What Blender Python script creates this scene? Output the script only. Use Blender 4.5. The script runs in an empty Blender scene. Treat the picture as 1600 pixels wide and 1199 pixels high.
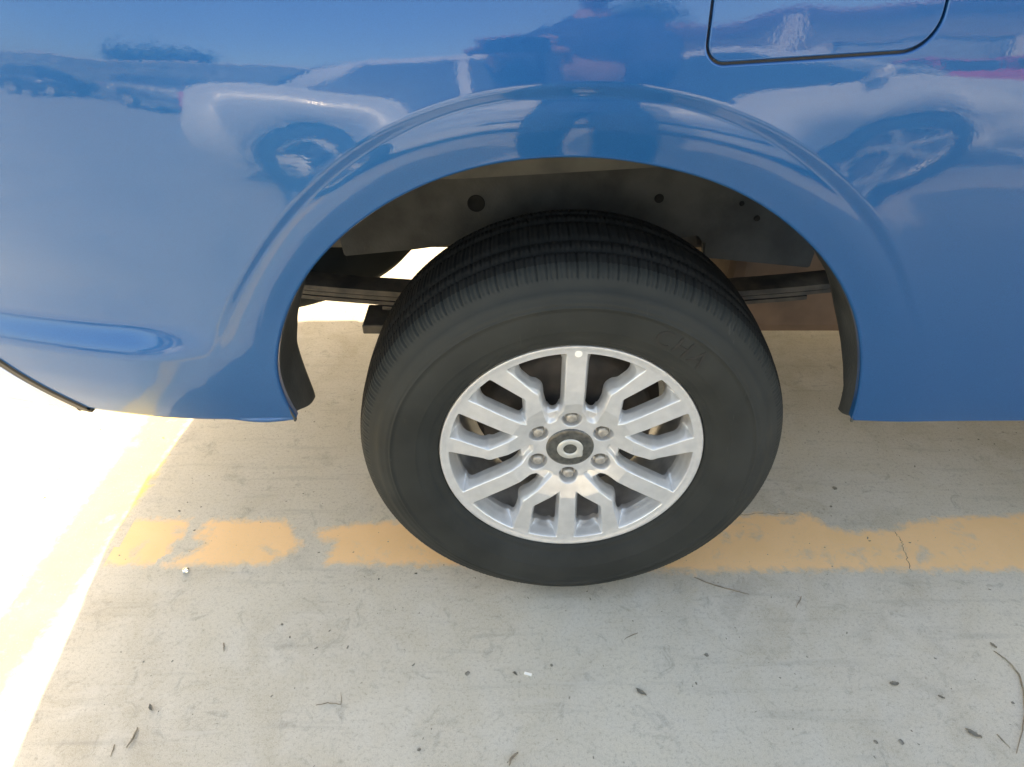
import bpy, bmesh, math, random
import numpy as np
from mathutils import Vector, Matrix
random.seed(7); rng = np.random.default_rng(7)
S = bpy.context.scene
R = math.radians
PI = math.pi

# ------------------------------------------------------------------ camera, sky, sun, exposure
cam = bpy.data.cameras.new('camera'); cam_o = bpy.data.objects.new('camera', cam); S.collection.objects.link(cam_o)
cam.sensor_width = 36; cam.sensor_fit = 'HORIZONTAL'; cam.lens = 1100/1600*36
cam.clip_start = .02; cam.clip_end = 2000
cam_o.location = (-.1035, -.922, 1.209); cam_o.rotation_euler = (R(90-36.33), 0, 0)
S.camera = cam_o

SUN_EL = 31.0
SUN_H = (-.30, 1.0)                                   # horizontal direction towards the sun
world = bpy.data.worlds.new('World'); S.world = world; world.use_nodes = True
wn = world.node_tree.nodes; wl = world.node_tree.links
sky = wn.new('ShaderNodeTexSky'); sky.sky_type = 'NISHITA'; sky.sun_disc = False
sky.sun_elevation = R(SUN_EL); sky.sun_rotation = math.atan2(SUN_H[0], SUN_H[1])
sky.air_density = 1.0; sky.dust_density = 2.5; sky.ozone_density = 1.0
wl.new(sky.outputs[0], wn['Background'].inputs[0]); wn['Background'].inputs[1].default_value = .15
sl = bpy.data.lights.new('sun', 'SUN'); sun = bpy.data.objects.new('sun', sl); S.collection.objects.link(sun)
sl.energy = 2.7; sl.angle = R(.5); sl.color = (1, .95, .86)
hn = math.hypot(*SUN_H)
sd = Vector((SUN_H[0]/hn*math.cos(R(SUN_EL)), SUN_H[1]/hn*math.cos(R(SUN_EL)), math.sin(R(SUN_EL))))
sun.rotation_euler = sd.to_track_quat('Z', 'Y').to_euler()
S.view_settings.view_transform = 'Standard'; S.view_settings.look = 'None'
S.view_settings.exposure = 2.53; S.view_settings.gamma = 1; S.view_settings.use_curve_mapping = False
S.view_settings.use_white_balance = True; S.view_settings.white_balance_temperature = 9600; S.view_settings.white_balance_tint = 9
S.render.engine = 'CYCLES'
S.cycles.max_bounces = 10; S.cycles.sample_clamp_indirect = 6

# ------------------------------------------------------------------ materials
def mat(name, col, rough=.5, metal=0, coat=0, **k):
    m = bpy.data.materials.new(name); m.use_nodes = True
    b = m.node_tree.nodes['Principled BSDF']
    b.inputs['Base Color'].default_value = (*col, 1); b.inputs['Roughness'].default_value = rough
    b.inputs['Metallic'].default_value = metal; b.inputs['Coat Weight'].default_value = coat
    for a, v in k.items(): b.inputs[a.replace('_', ' ')].default_value = v
    return m
def noise_col(m, scale, c1, c2, detail=6, lo=.35, hi=.65, coord='Object', bump=0, bscale=None, bdist=.001, rough=None):
    """mottle the base colour between two tones and add a fine bump"""
    n = m.node_tree.nodes; l = m.node_tree.links; b = n['Principled BSDF']
    tc = n.new('ShaderNodeTexCoord')
    t = n.new('ShaderNodeTexNoise'); t.inputs['Scale'].default_value = scale; t.inputs['Detail'].default_value = detail
    r = n.new('ShaderNodeMapRange'); r.inputs[1].default_value = lo; r.inputs[2].default_value = hi
    x = n.new('ShaderNodeMix'); x.data_type = 'RGBA'; x.inputs[6].default_value = (*c1, 1); x.inputs[7].default_value = (*c2, 1)
    l.new(tc.outputs[coord], t.inputs[0]); l.new(t.outputs[0], r.inputs[0]); l.new(r.outputs[0], x.inputs[0]); l.new(x.outputs[2], b.inputs['Base Color'])
    if rough:
        q = n.new('ShaderNodeMapRange'); q.inputs[3].default_value = rough[0]; q.inputs[4].default_value = rough[1]
        l.new(t.outputs[0], q.inputs[0]); l.new(q.outputs[0], b.inputs['Roughness'])
    if bump:
        t2 = n.new('ShaderNodeTexNoise'); t2.inputs['Scale'].default_value = bscale or scale*4; t2.inputs['Detail'].default_value = 4
        bp = n.new('ShaderNodeBump'); bp.inputs['Strength'].default_value = bump; bp.inputs['Distance'].default_value = bdist
        l.new(tc.outputs[coord], t2.inputs[0]); l.new(t2.outputs[0], bp.inputs['Height']); l.new(bp.outputs[0], b.inputs['Normal'])
    return m

def concrete_group():
    """rough cast concrete: colour, height"""
    g = bpy.data.node_groups.new('concrete', 'ShaderNodeTree')
    g.interface.new_socket('Color', in_out='OUTPUT', socket_type='NodeSocketColor')
    g.interface.new_socket('Height', in_out='OUTPUT', socket_type='NodeSocketFloat')
    n = g.nodes; l = g.links; out = n.new('NodeGroupOutput')
    geo = n.new('ShaderNodeNewGeometry'); P = geo.outputs['Position']
    def noise(sc, det=6, ro=.6, dist=0, vec=P):
        t = n.new('ShaderNodeTexNoise'); t.inputs['Scale'].default_value = sc; t.inputs['Detail'].default_value = det
        t.inputs['Roughness'].default_value = ro; t.inputs['Distortion'].default_value = dist; l.new(vec, t.inputs[0]); return t.outputs[0]
    def rng_(v, a, b, c=0, d=1):
        r = n.new('ShaderNodeMapRange'); r.inputs[1].default_value = a; r.inputs[2].default_value = b
        r.inputs[3].default_value = c; r.inputs[4].default_value = d; l.new(v, r.inputs[0]); return r.outputs[0]
    def mix(f, a, b, mode='MIX'):
        x = n.new('ShaderNodeMix'); x.data_type = 'RGBA'; x.blend_type = mode
        if isinstance(f, float): x.inputs[0].default_value = f
        else: l.new(f, x.inputs[0])
        for i, s in ((6, a), (7, b)):
            if isinstance(s, tuple): x.inputs[i].default_value = (*s, 1)
            else: l.new(s, x.inputs[i])
        return x.outputs[2]
    def math_(op, a, b):
        x = n.new('ShaderNodeMath'); x.operation = op
        for i, s in ((0, a), (1, b)):
            if isinstance(s, (int, float)): x.inputs[i].default_value = s
            else: l.new(s, x.inputs[i])
        return x.outputs[0]
    big = noise(1.6, 5, .55, .4); mid = noise(9, 8, .65, .6); fine = noise(150, 6, .75); grain = noise(620, 3, .7)
    c = mix(rng_(big, .35, .65), (.42, .385, .318), (.53, .497, .425))
    c = mix(rng_(mid, .38, .66), c, (.52, .495, .44)); 
    c = mix(math_('MULTIPLY', rng_(noise(22, 8, .7, 1.2), .56, .72), .55), c, (.21, .21, .195))           # grey smudges
    c = mix(math_('MULTIPLY', rng_(fine, .50, .66), .42), c, (.24, .225, .195))
    c = mix(math_('MULTIPLY', rng_(grain, .30, .46, 1, 0), .5), c, (.16, .155, .14))
    c = mix(math_('MULTIPLY', rng_(grain, .56, .68), .55), c, (.70, .67, .60))
    # scattered dark specks
    v = n.new('ShaderNodeTexVoronoi'); v.inputs['Scale'].default_value = 34; l.new(P, v.inputs[0])
    sp = rng_(v.outputs['Distance'], .03, .16, 1, 0); keep = rng_(noise(14, 2), .55, .6)
    c = mix(math_('MULTIPLY', math_('MULTIPLY', sp, keep), .35), c, (.16, .15, .13))
    c = mix(math_('MULTIPLY', rng_(noise(4.2, 7, .6, .8), .60, .72), .35), c, (.27, .25, .215))             # old damp and oil stains
    c = mix(math_('MULTIPLY', rng_(noise(75, 5, .8), .60, .72), .3), c, (.22, .205, .175))                  # pits
    # faint scuffs drawn out along x
    mp = n.new('ShaderNodeMapping'); mp.inputs['Scale'].default_value = (1.2, 14, 1); mp.inputs['Rotation'].default_value = (0, 0, .25); l.new(P, mp.inputs[0])
    c = mix(math_('MULTIPLY', rng_(noise(3, 6, .6, .3, mp.outputs[0]), .56, .72), .3), c, (.25, .245, .23))
    mp2 = n.new('ShaderNodeMapping'); mp2.inputs['Scale'].default_value = (2, 22, 1); mp2.inputs['Rotation'].default_value = (0, 0, -1.0); l.new(P, mp2.inputs[0])
    c = mix(math_('MULTIPLY', rng_(noise(2.3, 5, .6, .5, mp2.outputs[0]), .62, .72), .35), c, (.52, .50, .46))
    h = math_('ADD', math_('MULTIPLY', fine, .6), math_('MULTIPLY', grain, .5)); h = math_('ADD', h, math_('MULTIPLY', mid, 1.2))
    l.new(c, out.inputs['Color']); l.new(h, out.inputs['Height'])
    return g
CG = concrete_group()
def mat_concrete():
    m = mat('concrete', (.35, .34, .31), .88, Specular_IOR_Level=.3); n = m.node_tree.nodes; l = m.node_tree.links
    g = n.new('ShaderNodeGroup'); g.node_tree = CG; b = n['Principled BSDF']; l.new(g.outputs[0], b.inputs['Base Color'])
    bp = n.new('ShaderNodeBump'); bp.inputs['Strength'].default_value = .35; bp.inputs['Distance'].default_value = .002
    l.new(g.outputs[1], bp.inputs['Height']); l.new(bp.outputs[0], b.inputs['Normal'])
    return m
def mat_paint(name, c1, c2, wear=.62):
    """thermoplastic line paint worn through to the concrete by noise"""
    m = mat_concrete(); m.name = name; n = m.node_tree.nodes; l = m.node_tree.links; b = n['Principled BSDF']
    g = [x for x in n if x.type == 'GROUP'][0]; geo = n.new('ShaderNodeNewGeometry')
    def nz(sc, d=8, ro=.65, di=.3):
        t = n.new('ShaderNodeTexNoise'); t.inputs['Scale'].default_value = sc; t.inputs['Detail'].default_value = d
        t.inputs['Roughness'].default_value = ro; t.inputs['Distortion'].default_value = di; l.new(geo.outputs['Position'], t.inputs[0]); return t.outputs[0]
    pc = n.new('ShaderNodeMix'); pc.data_type = 'RGBA'; pc.inputs[6].default_value = (*c1, 1); pc.inputs[7].default_value = (*c2, 1); l.new(nz(11), pc.inputs[0])
    w = n.new('ShaderNodeMapRange'); w.inputs[1].default_value = wear; w.inputs[2].default_value = wear+.16; w.inputs[4].default_value = .8; l.new(nz(16), w.inputs[0])
    w2 = n.new('ShaderNodeMapRange'); w2.inputs[1].default_value = .60; w2.inputs[2].default_value = .68; w2.inputs[4].default_value = .55; l.new(nz(260, 4), w2.inputs[0])
    mx = n.new('ShaderNodeMath'); mx.operation = 'MAXIMUM'; l.new(w.outputs[0], mx.inputs[0]); l.new(w2.outputs[0], mx.inputs[1])
    # edge fade stored on the sheet
    at = n.new('ShaderNodeAttribute'); at.attribute_name = 'edge'
    e = n.new('ShaderNodeMath'); e.operation = 'ADD'; l.new(at.outputs['Fac'], e.inputs[0]); 
    en = n.new('ShaderNodeMapRange'); en.inputs[1].default_value = .3; en.inputs[2].default_value = .7; en.inputs[3].default_value = -.28; en.inputs[4].default_value = .28; l.new(nz(45), en.inputs[0]); l.new(en.outputs[0], e.inputs[1])
    er = n.new('ShaderNodeMapRange'); er.inputs[1].default_value = .22; er.inputs[2].default_value = .72; er.inputs[3].default_value = 1; er.inputs[4].default_value = 0; l.new(e.outputs[0], er.inputs[0])
    m2 = n.new('ShaderNodeMath'); m2.operation = 'MAXIMUM'; l.new(mx.outputs[0], m2.inputs[0]); l.new(er.outputs[0], m2.inputs[1])
    fx = n.new('ShaderNodeMix'); fx.data_type = 'RGBA'; l.new(m2.outputs[0], fx.inputs[0]); l.new(pc.outputs[2], fx.inputs[6]); l.new(g.outputs[0], fx.inputs[7])
    l.new(fx.outputs[2], b.inputs['Base Color']); b.inputs['Roughness'].default_value = .75
    return m

M = {}
M['concrete'] = mat_concrete()
M['line'] = mat_paint('line_paint', (.73, .47, .235), (.83, .56, .33), .555)
M['line_y'] = mat_paint('line_paint_yellow', (.72, .54, .17), (.78, .60, .25), .6)
M['crack'] = mat('crack_dirt', (.14, .125, .10), .95)
bp = mat('blue_paint', (.010, .085, .36), .34, .35, .85)
pb = bp.node_tree.nodes['Principled BSDF']; pb.inputs['Coat Roughness'].default_value = .035; pb.inputs['Coat IOR'].default_value = 1.5; pb.inputs['Specular IOR Level'].default_value = .12
def flake(m, c1, c2):
    n = m.node_tree.nodes; l = m.node_tree.links; b = n['Principled BSDF']
    tc = n.new('ShaderNodeTexCoord')
    v = n.new('ShaderNodeTexNoise'); v.inputs['Scale'].default_value = 900; v.inputs['Detail'].default_value = 2; l.new(tc.outputs['Object'], v.inputs[0])
    x = n.new('ShaderNodeMix'); x.data_type = 'RGBA'; x.inputs[6].default_value = (*c1, 1); x.inputs[7].default_value = (*c2, 1)
    l.new(v.outputs[0], x.inputs[0]); l.new(x.outputs[2], b.inputs['Base Color'])
    # orange peel and very faint waviness in the clear coat
    t = n.new('ShaderNodeTexNoise'); t.inputs['Scale'].default_value = 230; t.inputs['Detail'].default_value = 1; l.new(tc.outputs['Object'], t.inputs[0])
    t2 = n.new('ShaderNodeTexNoise'); t2.inputs['Scale'].default_value = 7; t2.inputs['Detail'].default_value = 1; l.new(tc.outputs['Object'], t2.inputs[0])
    b1 = n.new('ShaderNodeBump'); b1.inputs['Strength'].default_value = .12; b1.inputs['Distance'].default_value = .0002; l.new(t.outputs[0], b1.inputs['Height'])
    b2 = n.new('ShaderNodeBump'); b2.inputs['Strength'].default_value = 1; b2.inputs['Distance'].default_value = .0016; l.new(t2.outputs[0], b2.inputs['Height']); l.new(b1.outputs[0], b2.inputs['Normal'])
    l.new(b2.outputs[0], b.inputs['Coat Normal'])
    # road dust low down and streaks
flake(bp, (.000, .060, .190), (.0001, .098, .295))
M['blue'] = bp
M['silver'] = mat('silver_alloy', (.66, .655, .64), .34, .6, .35); M['silver'].node_tree.nodes['Principled BSDF'].inputs['Coat Roughness'].default_value = .12
noise_col(M['silver'], 60, (.62, .64, .66), (.69, .71, .73), rough=(.28, .42))
M['silver_in'] = noise_col(mat('barrel_alloy', (.5, .5, .48), .45, .8), 30, (.46, .47, .48), (.64, .65, .66))
M['tyre'] = mat('tyre_rubber', (.05, .052, .052), .62, Specular_IOR_Level=.3)
noise_col(M['tyre'], 14, (.014, .0175, .0175), (.023, .027, .0265), bump=.15, bscale=420, bdist=.0006, rough=(.62, .82))
def scuffs(m):
    n = m.node_tree.nodes; l = m.node_tree.links; b = n['Principled BSDF']; src = b.inputs['Base Color'].links[0].from_socket; tc = n.new('ShaderNodeTexCoord')
    t = n.new('ShaderNodeTexNoise'); t.inputs['Scale'].default_value = 9; t.inputs['Detail'].default_value = 8; t.inputs['Roughness'].default_value = .7; t.inputs['Distortion'].default_value = 1.5
    mp = n.new('ShaderNodeMapping'); mp.inputs['Rotation'].default_value = (0, .7, 0); mp.inputs['Scale'].default_value = (4.5, 1, .7); l.new(tc.outputs['Object'], mp.inputs[0]); l.new(mp.outputs[0], t.inputs[0])
    r = n.new('ShaderNodeMapRange'); r.inputs[1].default_value = .64; r.inputs[2].default_value = .74; r.inputs[4].default_value = .55; l.new(t.outputs[0], r.inputs[0])
    t2 = n.new('ShaderNodeTexNoise'); t2.inputs['Scale'].default_value = 5; t2.inputs['Detail'].default_value = 5; l.new(tc.outputs['Object'], t2.inputs[0])
    r2 = n.new('ShaderNodeMapRange'); r2.inputs[1].default_value = .45; r2.inputs[2].default_value = .75; r2.inputs[4].default_value = .5; l.new(t2.outputs[0], r2.inputs[0])
    x0 = n.new('ShaderNodeMix'); x0.data_type = 'RGBA'; x0.inputs[7].default_value = (.034, .038, .038, 1); l.new(r2.outputs[0], x0.inputs[0]); l.new(src, x0.inputs[6])
    x = n.new('ShaderNodeMix'); x.data_type = 'RGBA'; x.inputs[7].default_value = (.085, .088, .085, 1); l.new(r.outputs[0], x.inputs[0]); l.new(x0.outputs[2], x.inputs[6]); l.new(x.outputs[2], b.inputs['Base Color'])
scuffs(M['tyre'])
M['tread'] = noise_col(mat('tread_rubber_shaded', (.015, .016, .016), .85, Specular_IOR_Level=.2), 40, (.010, .011, .011), (.016, .017, .017), bump=.2, bscale=500)  # blacker than the sidewall; the colour also carries the shade under the arch
M['letter'] = mat('letter_rubber', (.013, .014, .014), .7)
M['liner'] = noise_col(mat('liner_plastic', (.03, .032, .032), .7), 12, (.022, .026, .027), (.055, .061, .061), bump=.4, bscale=160, bdist=.002)
M['underseal'] = noise_col(mat('underseal', (.10, .11, .105), .75), 9, (.075, .08, .078), (.13, .135, .125), bump=.3, bscale=220)
M['chassis'] = noise_col(mat('chassis_steel', (.05, .05, .045), .6), 25, (.03, .03, .03), (.09, .08, .065), bump=.3)
M['rust'] = noise_col(mat('dusty_tank', (.14, .10, .075), .7), 8, (.09, .062, .048), (.18, .12, .085))
M['black'] = mat('black_trim', (.02, .021, .022), .35)
M['capblack'] = noise_col(mat('cap_black', (.035, .036, .034), .22, 0, .6), 90, (.03, .032, .03), (.075, .078, .072))
M['emblem'] = mat('emblem_silver', (.62, .63, .61), .3, .6)
M['nut'] = noise_col(mat('nut_steel', (.45, .44, .42), .5, .7), 150, (.34, .33, .31), (.48, .47, .45))
M['drum'] = noise_col(mat('brake_drum_iron', (.09, .075, .065), .7, .2), 20, (.05, .047, .045), (.10, .088, .078))
M['chrome'] = mat('bumper_silver', (.62, .60, .60), .25, .55, .6)
M['glass'] = mat('window_glass', (.015, .02, .025), .04, 0, 0, Specular_IOR_Level=.7)
M['white'] = mat('white_paint', (.55, .55, .54), .3, 0, 1.0)
M['redpaint'] = mat('red_paint', (.45, .02, .03), .3, 0, 1.0)
M['skin'] = mat('skin', (.33, .19, .13), .55, Subsurface_Weight=.05)
M['shirt'] = noise_col(mat('navy_shirt', (.03, .05, .12), .85), 30, (.02, .035, .09), (.04, .06, .14))
M['trouser'] = mat('dark_trousers', (.03, .032, .045), .9)
M['hair'] = mat('black_hair', (.012, .01, .009), .5)
M['phone'] = mat('phone_black', (.02, .02, .022), .2)
M['stick'] = mat('white_sticker', (.85, .85, .82), .6)

# ------------------------------------------------------------------ helpers
def link(o): S.collection.objects.link(o); return o
def new_obj(name, me, m=None, parent=None):
    o = bpy.data.objects.new(name, me)
    if m is not None:
        for mm in (m if isinstance(m, list) else [m]): me.materials.append(mm)
    link(o)
    if parent: o.parent = parent
    return o
def tag(o, label=None, cat=None, group=None, kind=None):
    if label: o['label'] = label
    if cat: o['category'] = cat
    if group: o['group'] = group
    if kind: o['kind'] = kind
    return o
def thing(name, label, cat, loc=(0, 0, 0), rz=0, group=None):
    o = link(bpy.data.objects.new(name, None)); o.location = loc; o.rotation_euler = (0, 0, rz); o.empty_display_size = .1
    return tag(o, label, cat, group)
def mesh(name, verts, faces, smooth=True, normals=None):
    me = bpy.data.meshes.new(name); me.from_pydata([tuple(map(float, v)) for v in verts], [], [tuple(map(int, f)) for f in faces]); me.update()
    if smooth: me.shade_smooth()
    if normals is not None: me.normals_split_custom_set_from_vertices([tuple(map(float, x)) for x in normals])
    return me
def grid_faces(nr, nc, closed=False, off=0, flip=False):
    i, j = np.meshgrid(np.arange(nr-1), np.arange(nc if closed else nc-1), indexing='ij')
    j2 = (j+1) % nc
    f = np.stack([i*nc+j, i*nc+j2, (i+1)*nc+j2, (i+1)*nc+j], -1).reshape(-1, 4)+off
    return f[:, ::-1] if flip else f
def big_mesh(name, co, faces, smooth=True, normals=None):
    co = np.asarray(co, dtype=np.float32).reshape(-1, 3); faces = np.asarray(faces, dtype=np.int32)
    me = bpy.data.meshes.new(name); me.vertices.add(len(co)); me.vertices.foreach_set('co', co.ravel())
    me.loops.add(faces.size); me.loops.foreach_set('vertex_index', faces.ravel())
    me.polygons.add(len(faces)); me.polygons.foreach_set('loop_start', np.arange(0, faces.size, 4, dtype=np.int32))
    me.update(calc_edges=True); me.validate()
    if smooth: me.shade_smooth()
    if normals is not None: me.normals_split_custom_set_from_vertices(np.asarray(normals).reshape(-1, 3).tolist())
    return me
def lathe(profile, n=96, axis='y', closed=True, smooth=True, name='lathe', flip=False):
    """profile: (radius, along axis)"""
    p = np.array(profile); a = np.arange(n)/n*2*PI
    r = p[:, 0][:, None]; h = p[:, 1][:, None]+0*a
    if axis == 'y': co = np.stack([r*np.cos(a), h, r*np.sin(a)], -1)
    else: co = np.stack([r*np.cos(a), r*np.sin(a), h], -1)
    return big_mesh(name, co, grid_faces(len(p), n, True, flip=flip), smooth)
def bm_box(bm, c, s, rot=None, bev=0):
    r = bmesh.ops.create_cube(bm, size=1)
    mt = Matrix.Translation(c) @ (rot.to_4x4() if rot is not None else Matrix()) @ Matrix.Diagonal((*s, 1))
    bmesh.ops.transform(bm, matrix=mt, verts=r['verts'])
    if bev:
        es = list({e for v in r['verts'] for e in v.link_edges})
        bmesh.ops.bevel(bm, geom=es, offset=bev, segments=2, affect='EDGES', profile=.5)
def bm_obj(name, bm, m, parent=None, smooth=False):
    me = bpy.data.meshes.new(name); bmesh.ops.recalc_face_normals(bm, faces=bm.faces[:]); bm.to_mesh(me); bm.free()
    if smooth: me.shade_smooth()
    return new_obj(name, me, m, parent)
def box_obj(name, c, s, m, parent=None, bev=.004, rot=None):
    bm = bmesh.new(); bm_box(bm, c, s, rot, bev); return bm_obj(name, bm, m, parent)
def tube_mesh(pts, rad, n=10, name='tube', cap=True):
    pts = [Vector(p) for p in pts]; rad = rad if isinstance(rad, (list, tuple)) else [rad]*len(pts)
    co = []; up = Vector((0, 0, 1)); prev = None
    for i, p in enumerate(pts):
        t = (pts[min(i+1, len(pts)-1)]-pts[max(i-1, 0)]).normalized()
        a = prev if prev is not None else (up.cross(t) if abs(t.z) < .95 else Vector((1, 0, 0)).cross(t))
        a = (a-t*a.dot(t)).normalized(); prev = a; b = t.cross(a)
        for k in range(n):
            w = k/n*2*PI; co.append(p+(a*math.cos(w)+b*math.sin(w))*rad[i])
    f = grid_faces(len(pts), n, True).tolist()
    if cap: f += [list(range(n))[::-1], [len(co)-n+k for k in range(n)]]
    return mesh(name, co, f)
def smooth_step(x, a, b):
    t = np.clip((x-a)/(b-a), 0, 1); return t*t*(3-2*t)

# ------------------------------------------------------------------ ground, lines
_g = np.array([-150, -40, -12, -5, -3, -2, -1.5, -1, -.5, 0, .5, 1, 1.5, 2, 3, 5, 12, 40, 150.]); _gx, _gy = np.meshgrid(_g, _g, indexing='ij')
gm = big_mesh('ground', np.stack([_gx, _gy, 0*_gx], -1), grid_faces(len(_g), len(_g)), False)
tag(new_obj('ground', gm, M['concrete']), kind='structure')

def sheet(name, poly, m, z=.00016, cell=.006, soft=.020):
    """flat sheet following an outline, with its distance to the outline stored so the paint can fray there"""
    P = np.array(poly); x0, y0 = P.min(0)-soft; x1, y1 = P.max(0)+soft
    nx, ny = int((x1-x0)/cell)+2, int((y1-y0)/cell)+2
    X, Y = np.meshgrid(np.linspace(x0, x1, nx), np.linspace(y0, y1, ny), indexing='ij')
    d = np.full(X.shape, 1e9); ins = np.zeros(X.shape, bool)
    for i in range(len(P)):
        a = P[i]; b = P[(i+1) % len(P)]; e = b-a
        t = np.clip(((X-a[0])*e[0]+(Y-a[1])*e[1])/(e@e), 0, 1)
        d = np.minimum(d, np.hypot(X-a[0]-t*e[0], Y-a[1]-t*e[1]))
        c = ((a[1] > Y) != (b[1] > Y)); 
        with np.errstate(divide='ignore', invalid='ignore'):
            ins ^= c & (X < (b[0]-a[0])*(Y-a[1])/(b[1]-a[1]+1e-12)+a[0])
    sd_ = np.where(ins, d, -d); e = np.clip(.5+sd_/soft*.5, 0, 1)
    f = grid_faces(nx, ny); co = np.stack([X, Y, 0*X+z], -1).reshape(-1, 3)
    keep = (e.ravel()[f].max(1) > .0); f = f[keep]
    used = np.unique(f); mp = -np.ones(len(co), int); mp[used] = np.arange(len(used))
    me = big_mesh(name, co[used], mp[f], False)
    at = me.attributes.new('edge', 'FLOAT', 'POINT'); at.data.foreach_set('value', e.ravel()[used].astype(np.float32))
    return tag(new_obj(name, me, m), kind='structure')
# bay line running along beside the truck, with the bites worn out of it
seg1 = [(-1.00, .068), (-.852, .068), (-.858, .12), (-.838, .15), (-.845, .192), (-1.00, .192)]
seg2 = [(-.85, .066), (-.628, .068), (-.60, .09), (-.572, .12), (-.60, .155), (-.622, .192), (-.795, .190), (-.812, .15), (-.79, .125), (-.80, .095)]
seg3 = [(-.505, .070), (-.2, .066), (.1, .056), (.3, .050), (.5, .052), (.717, .054), (.9, .052), (2.6, .050), (2.6, .212), (1.08, .207), (.905, .200), (.80, .182), (.765, .163), (.66, .156), (.615, .170), (.590, .207), (.455, .209), (.2, .205), (0, .2), (-.25, .186), (-.44, .184), (-.50, .170), (-.545, .158), (-.52, .135), (-.49, .13)]
sheet('parking_line', seg1, M['line']); sheet('parking_line', seg2, M['line'], z=.00024); sheet('parking_line', seg3, M['line'])
sheet('parking_line', [(-1.16, -3.2), (-1.045, -3.2), (-1.03, -.2), (-1.002, .06), (-.998, .2), (-.985, .30), (-.98, .60), (-.965, 2.6), (-1.085, 2.6), (-1.095, .57), (-1.115, .2), (-1.13, -.2)], M['line_y'], z=.00032, cell=.012)

def crack(name, pts, w, seed=0):
    rr = random.Random(seed); L = []; Rr = []
    n = 26; P = [Vector((*p, .0005)) for p in pts]
    tot = len(P)-1
    for k in range(n+1):
        t = k/n*tot; i = min(int(t), tot-1); p = P[i].lerp(P[i+1], t-i); d = (P[i+1]-P[i]).normalized(); q = Vector((-d.y, d.x, 0))
        p = p+q*rr.uniform(-.0025, .0025); ww = w*rr.uniform(.35, 1)*(1 if 0 < k < n else .1)
        L.append(p+q*ww/2); Rr.append(p-q*ww/2)
    co = L+Rr; f = [(i, i+1, n+2+i, n+1+i) for i in range(n)]
    return tag(new_obj(name, mesh(name, co, f, False), M['crack']), kind='structure')
crack('ground_crack', [(.758, .160), (.762, .13), (.755, .10), (.745, .05)], .0022, 1)
crack('ground_crack', [(.56, .212), (.47, .214), (.40, .206)], .0016, 2)

# ------------------------------------------------------------------ truck body surface
ZB = .474                                              # lower edge of the body side
_ch = math.cos
arch_pts = np.array([(-.46, .474), (-.471, .527), (-.473, .571), (-.466, .598), (-.436, .673), (-.399, .735), (-.358, .779), (-.304, .824), (-.251, .856), (-.187, .883), (-.12, .9), (-.055, .906), (-.024, .907), (.023, .905), (.081, .895), (.161, .875), (.228, .844), (.284, .806), (.339, .757), (.377, .712), (.406, .665), (.428, .611), (.446, .544), (.456, .474)])
cr_pts = np.array([(-.60, .474), (-.575, .58), (-.533, .67), (-.486, .733), (-.372, .865), (-.297, .923), (-.181, .974), (-.034, .992), (.13, .977), (.216, .945), (.314, .885), (.408, .80), (.474, .70), (.53, .60), (.56, .474)])
PH = np.linspace(0, PI, 721)
def polar_table(p):
    a = np.arctan2(p[:, 1]-ZB, p[:, 0]); r = np.hypot(p[:, 0], p[:, 1]-ZB); o = np.argsort(a)
    t = np.interp(PH, a[o], r[o])
    for _ in range(3):
        k = np.hanning(61); k /= k.sum(); t = np.convolve(np.pad(t, 30, 'reflect', reflect_type='odd'), k, 'valid')
    return t
RA = polar_table(arch_pts); RC = polar_table(cr_pts)
# plan curve of the side: straight, then bowing in, then the rear corner and the tail
U = np.linspace(-3.2, 4.0, 7201)
psi = np.clip((-.45-U)*.56, 0, None); psi = np.where(U < -.985, .2996+(-.985-U)/.11, psi); psi = np.clip(psi, 0, np.interp(U, [-2.10, -1.2], [PI/2, R(79)]))
i0 = np.argmin(abs(U)); du = U[1]-U[0]
XB = np.cumsum(np.cos(psi))*du; XB -= XB[i0]; YB = -np.cumsum(np.sin(psi))*du; YB -= YB[i0]
# section of the side: height -> outward offset; tilt up (degrees) as a function of height
ZT = np.linspace(.3, 1.6, 1301)
tilt = np.interp(ZT, [.3, .47, .52, .60, .80, .91, .98, 1.04, 1.10, 1.18, 1.34, 1.6], [-9, -9, -4, -1.5, -.3, 2.0, 6.5, 11.5, 15, 16, 13, 12])
k = np.hanning(41); k /= k.sum(); tilt = np.convolve(np.pad(tilt, 20, 'edge'), k, 'valid')
HT = np.cumsum(-np.tan(np.radians(tilt)))*(ZT[1]-ZT[0]); HT -= np.interp(.80, ZT, HT)
Y0 = -.030
def side_h(u, z, flat=False):
    h = np.interp(z, ZT, HT)*np.interp(u, [-1.0, -.65, -.25, .05, .35, .8], [.80, .86, .95, .84, .70, .62])
    ph = np.clip(np.arctan2(z-ZB, u), 0, PI); r = np.hypot(u, z-ZB)
    ra = np.interp(ph, PH, RA); rc = np.interp(ph, PH, RC)
    q = (r-ra)/(rc-ra)
    deg = np.degrees(ph)
    fade = smooth_step(deg, 8, 42)*(1-smooth_step(deg, 152, 172))
    h = h-.0028*fade*(1-smooth_step(q, .84, 1.08))                       # step round the flare
    h = h+.0028*np.exp(-((q-.50)/.45)**2)*(.5+.5*fade)                 # crown of the flare
    h = h+.0035*np.exp(-np.clip(q-1, 0, 9)/1.3)*smooth_step(q, 0, 1)
    # shelf low on the rear quarter, dying out towards the arch
    if not flat:
        am = smooth_step(-u, .50, .70)
        zc = .628+.10*np.clip(-u-.75, 0, 1)*0
        h = h+am*.021*(1-smooth_step(z, zc-.030, zc+.030))*smooth_step(z, .40, .56)
        h = h-am*.004*np.exp(-((z-.70)/.05)**2)
    return h
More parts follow.
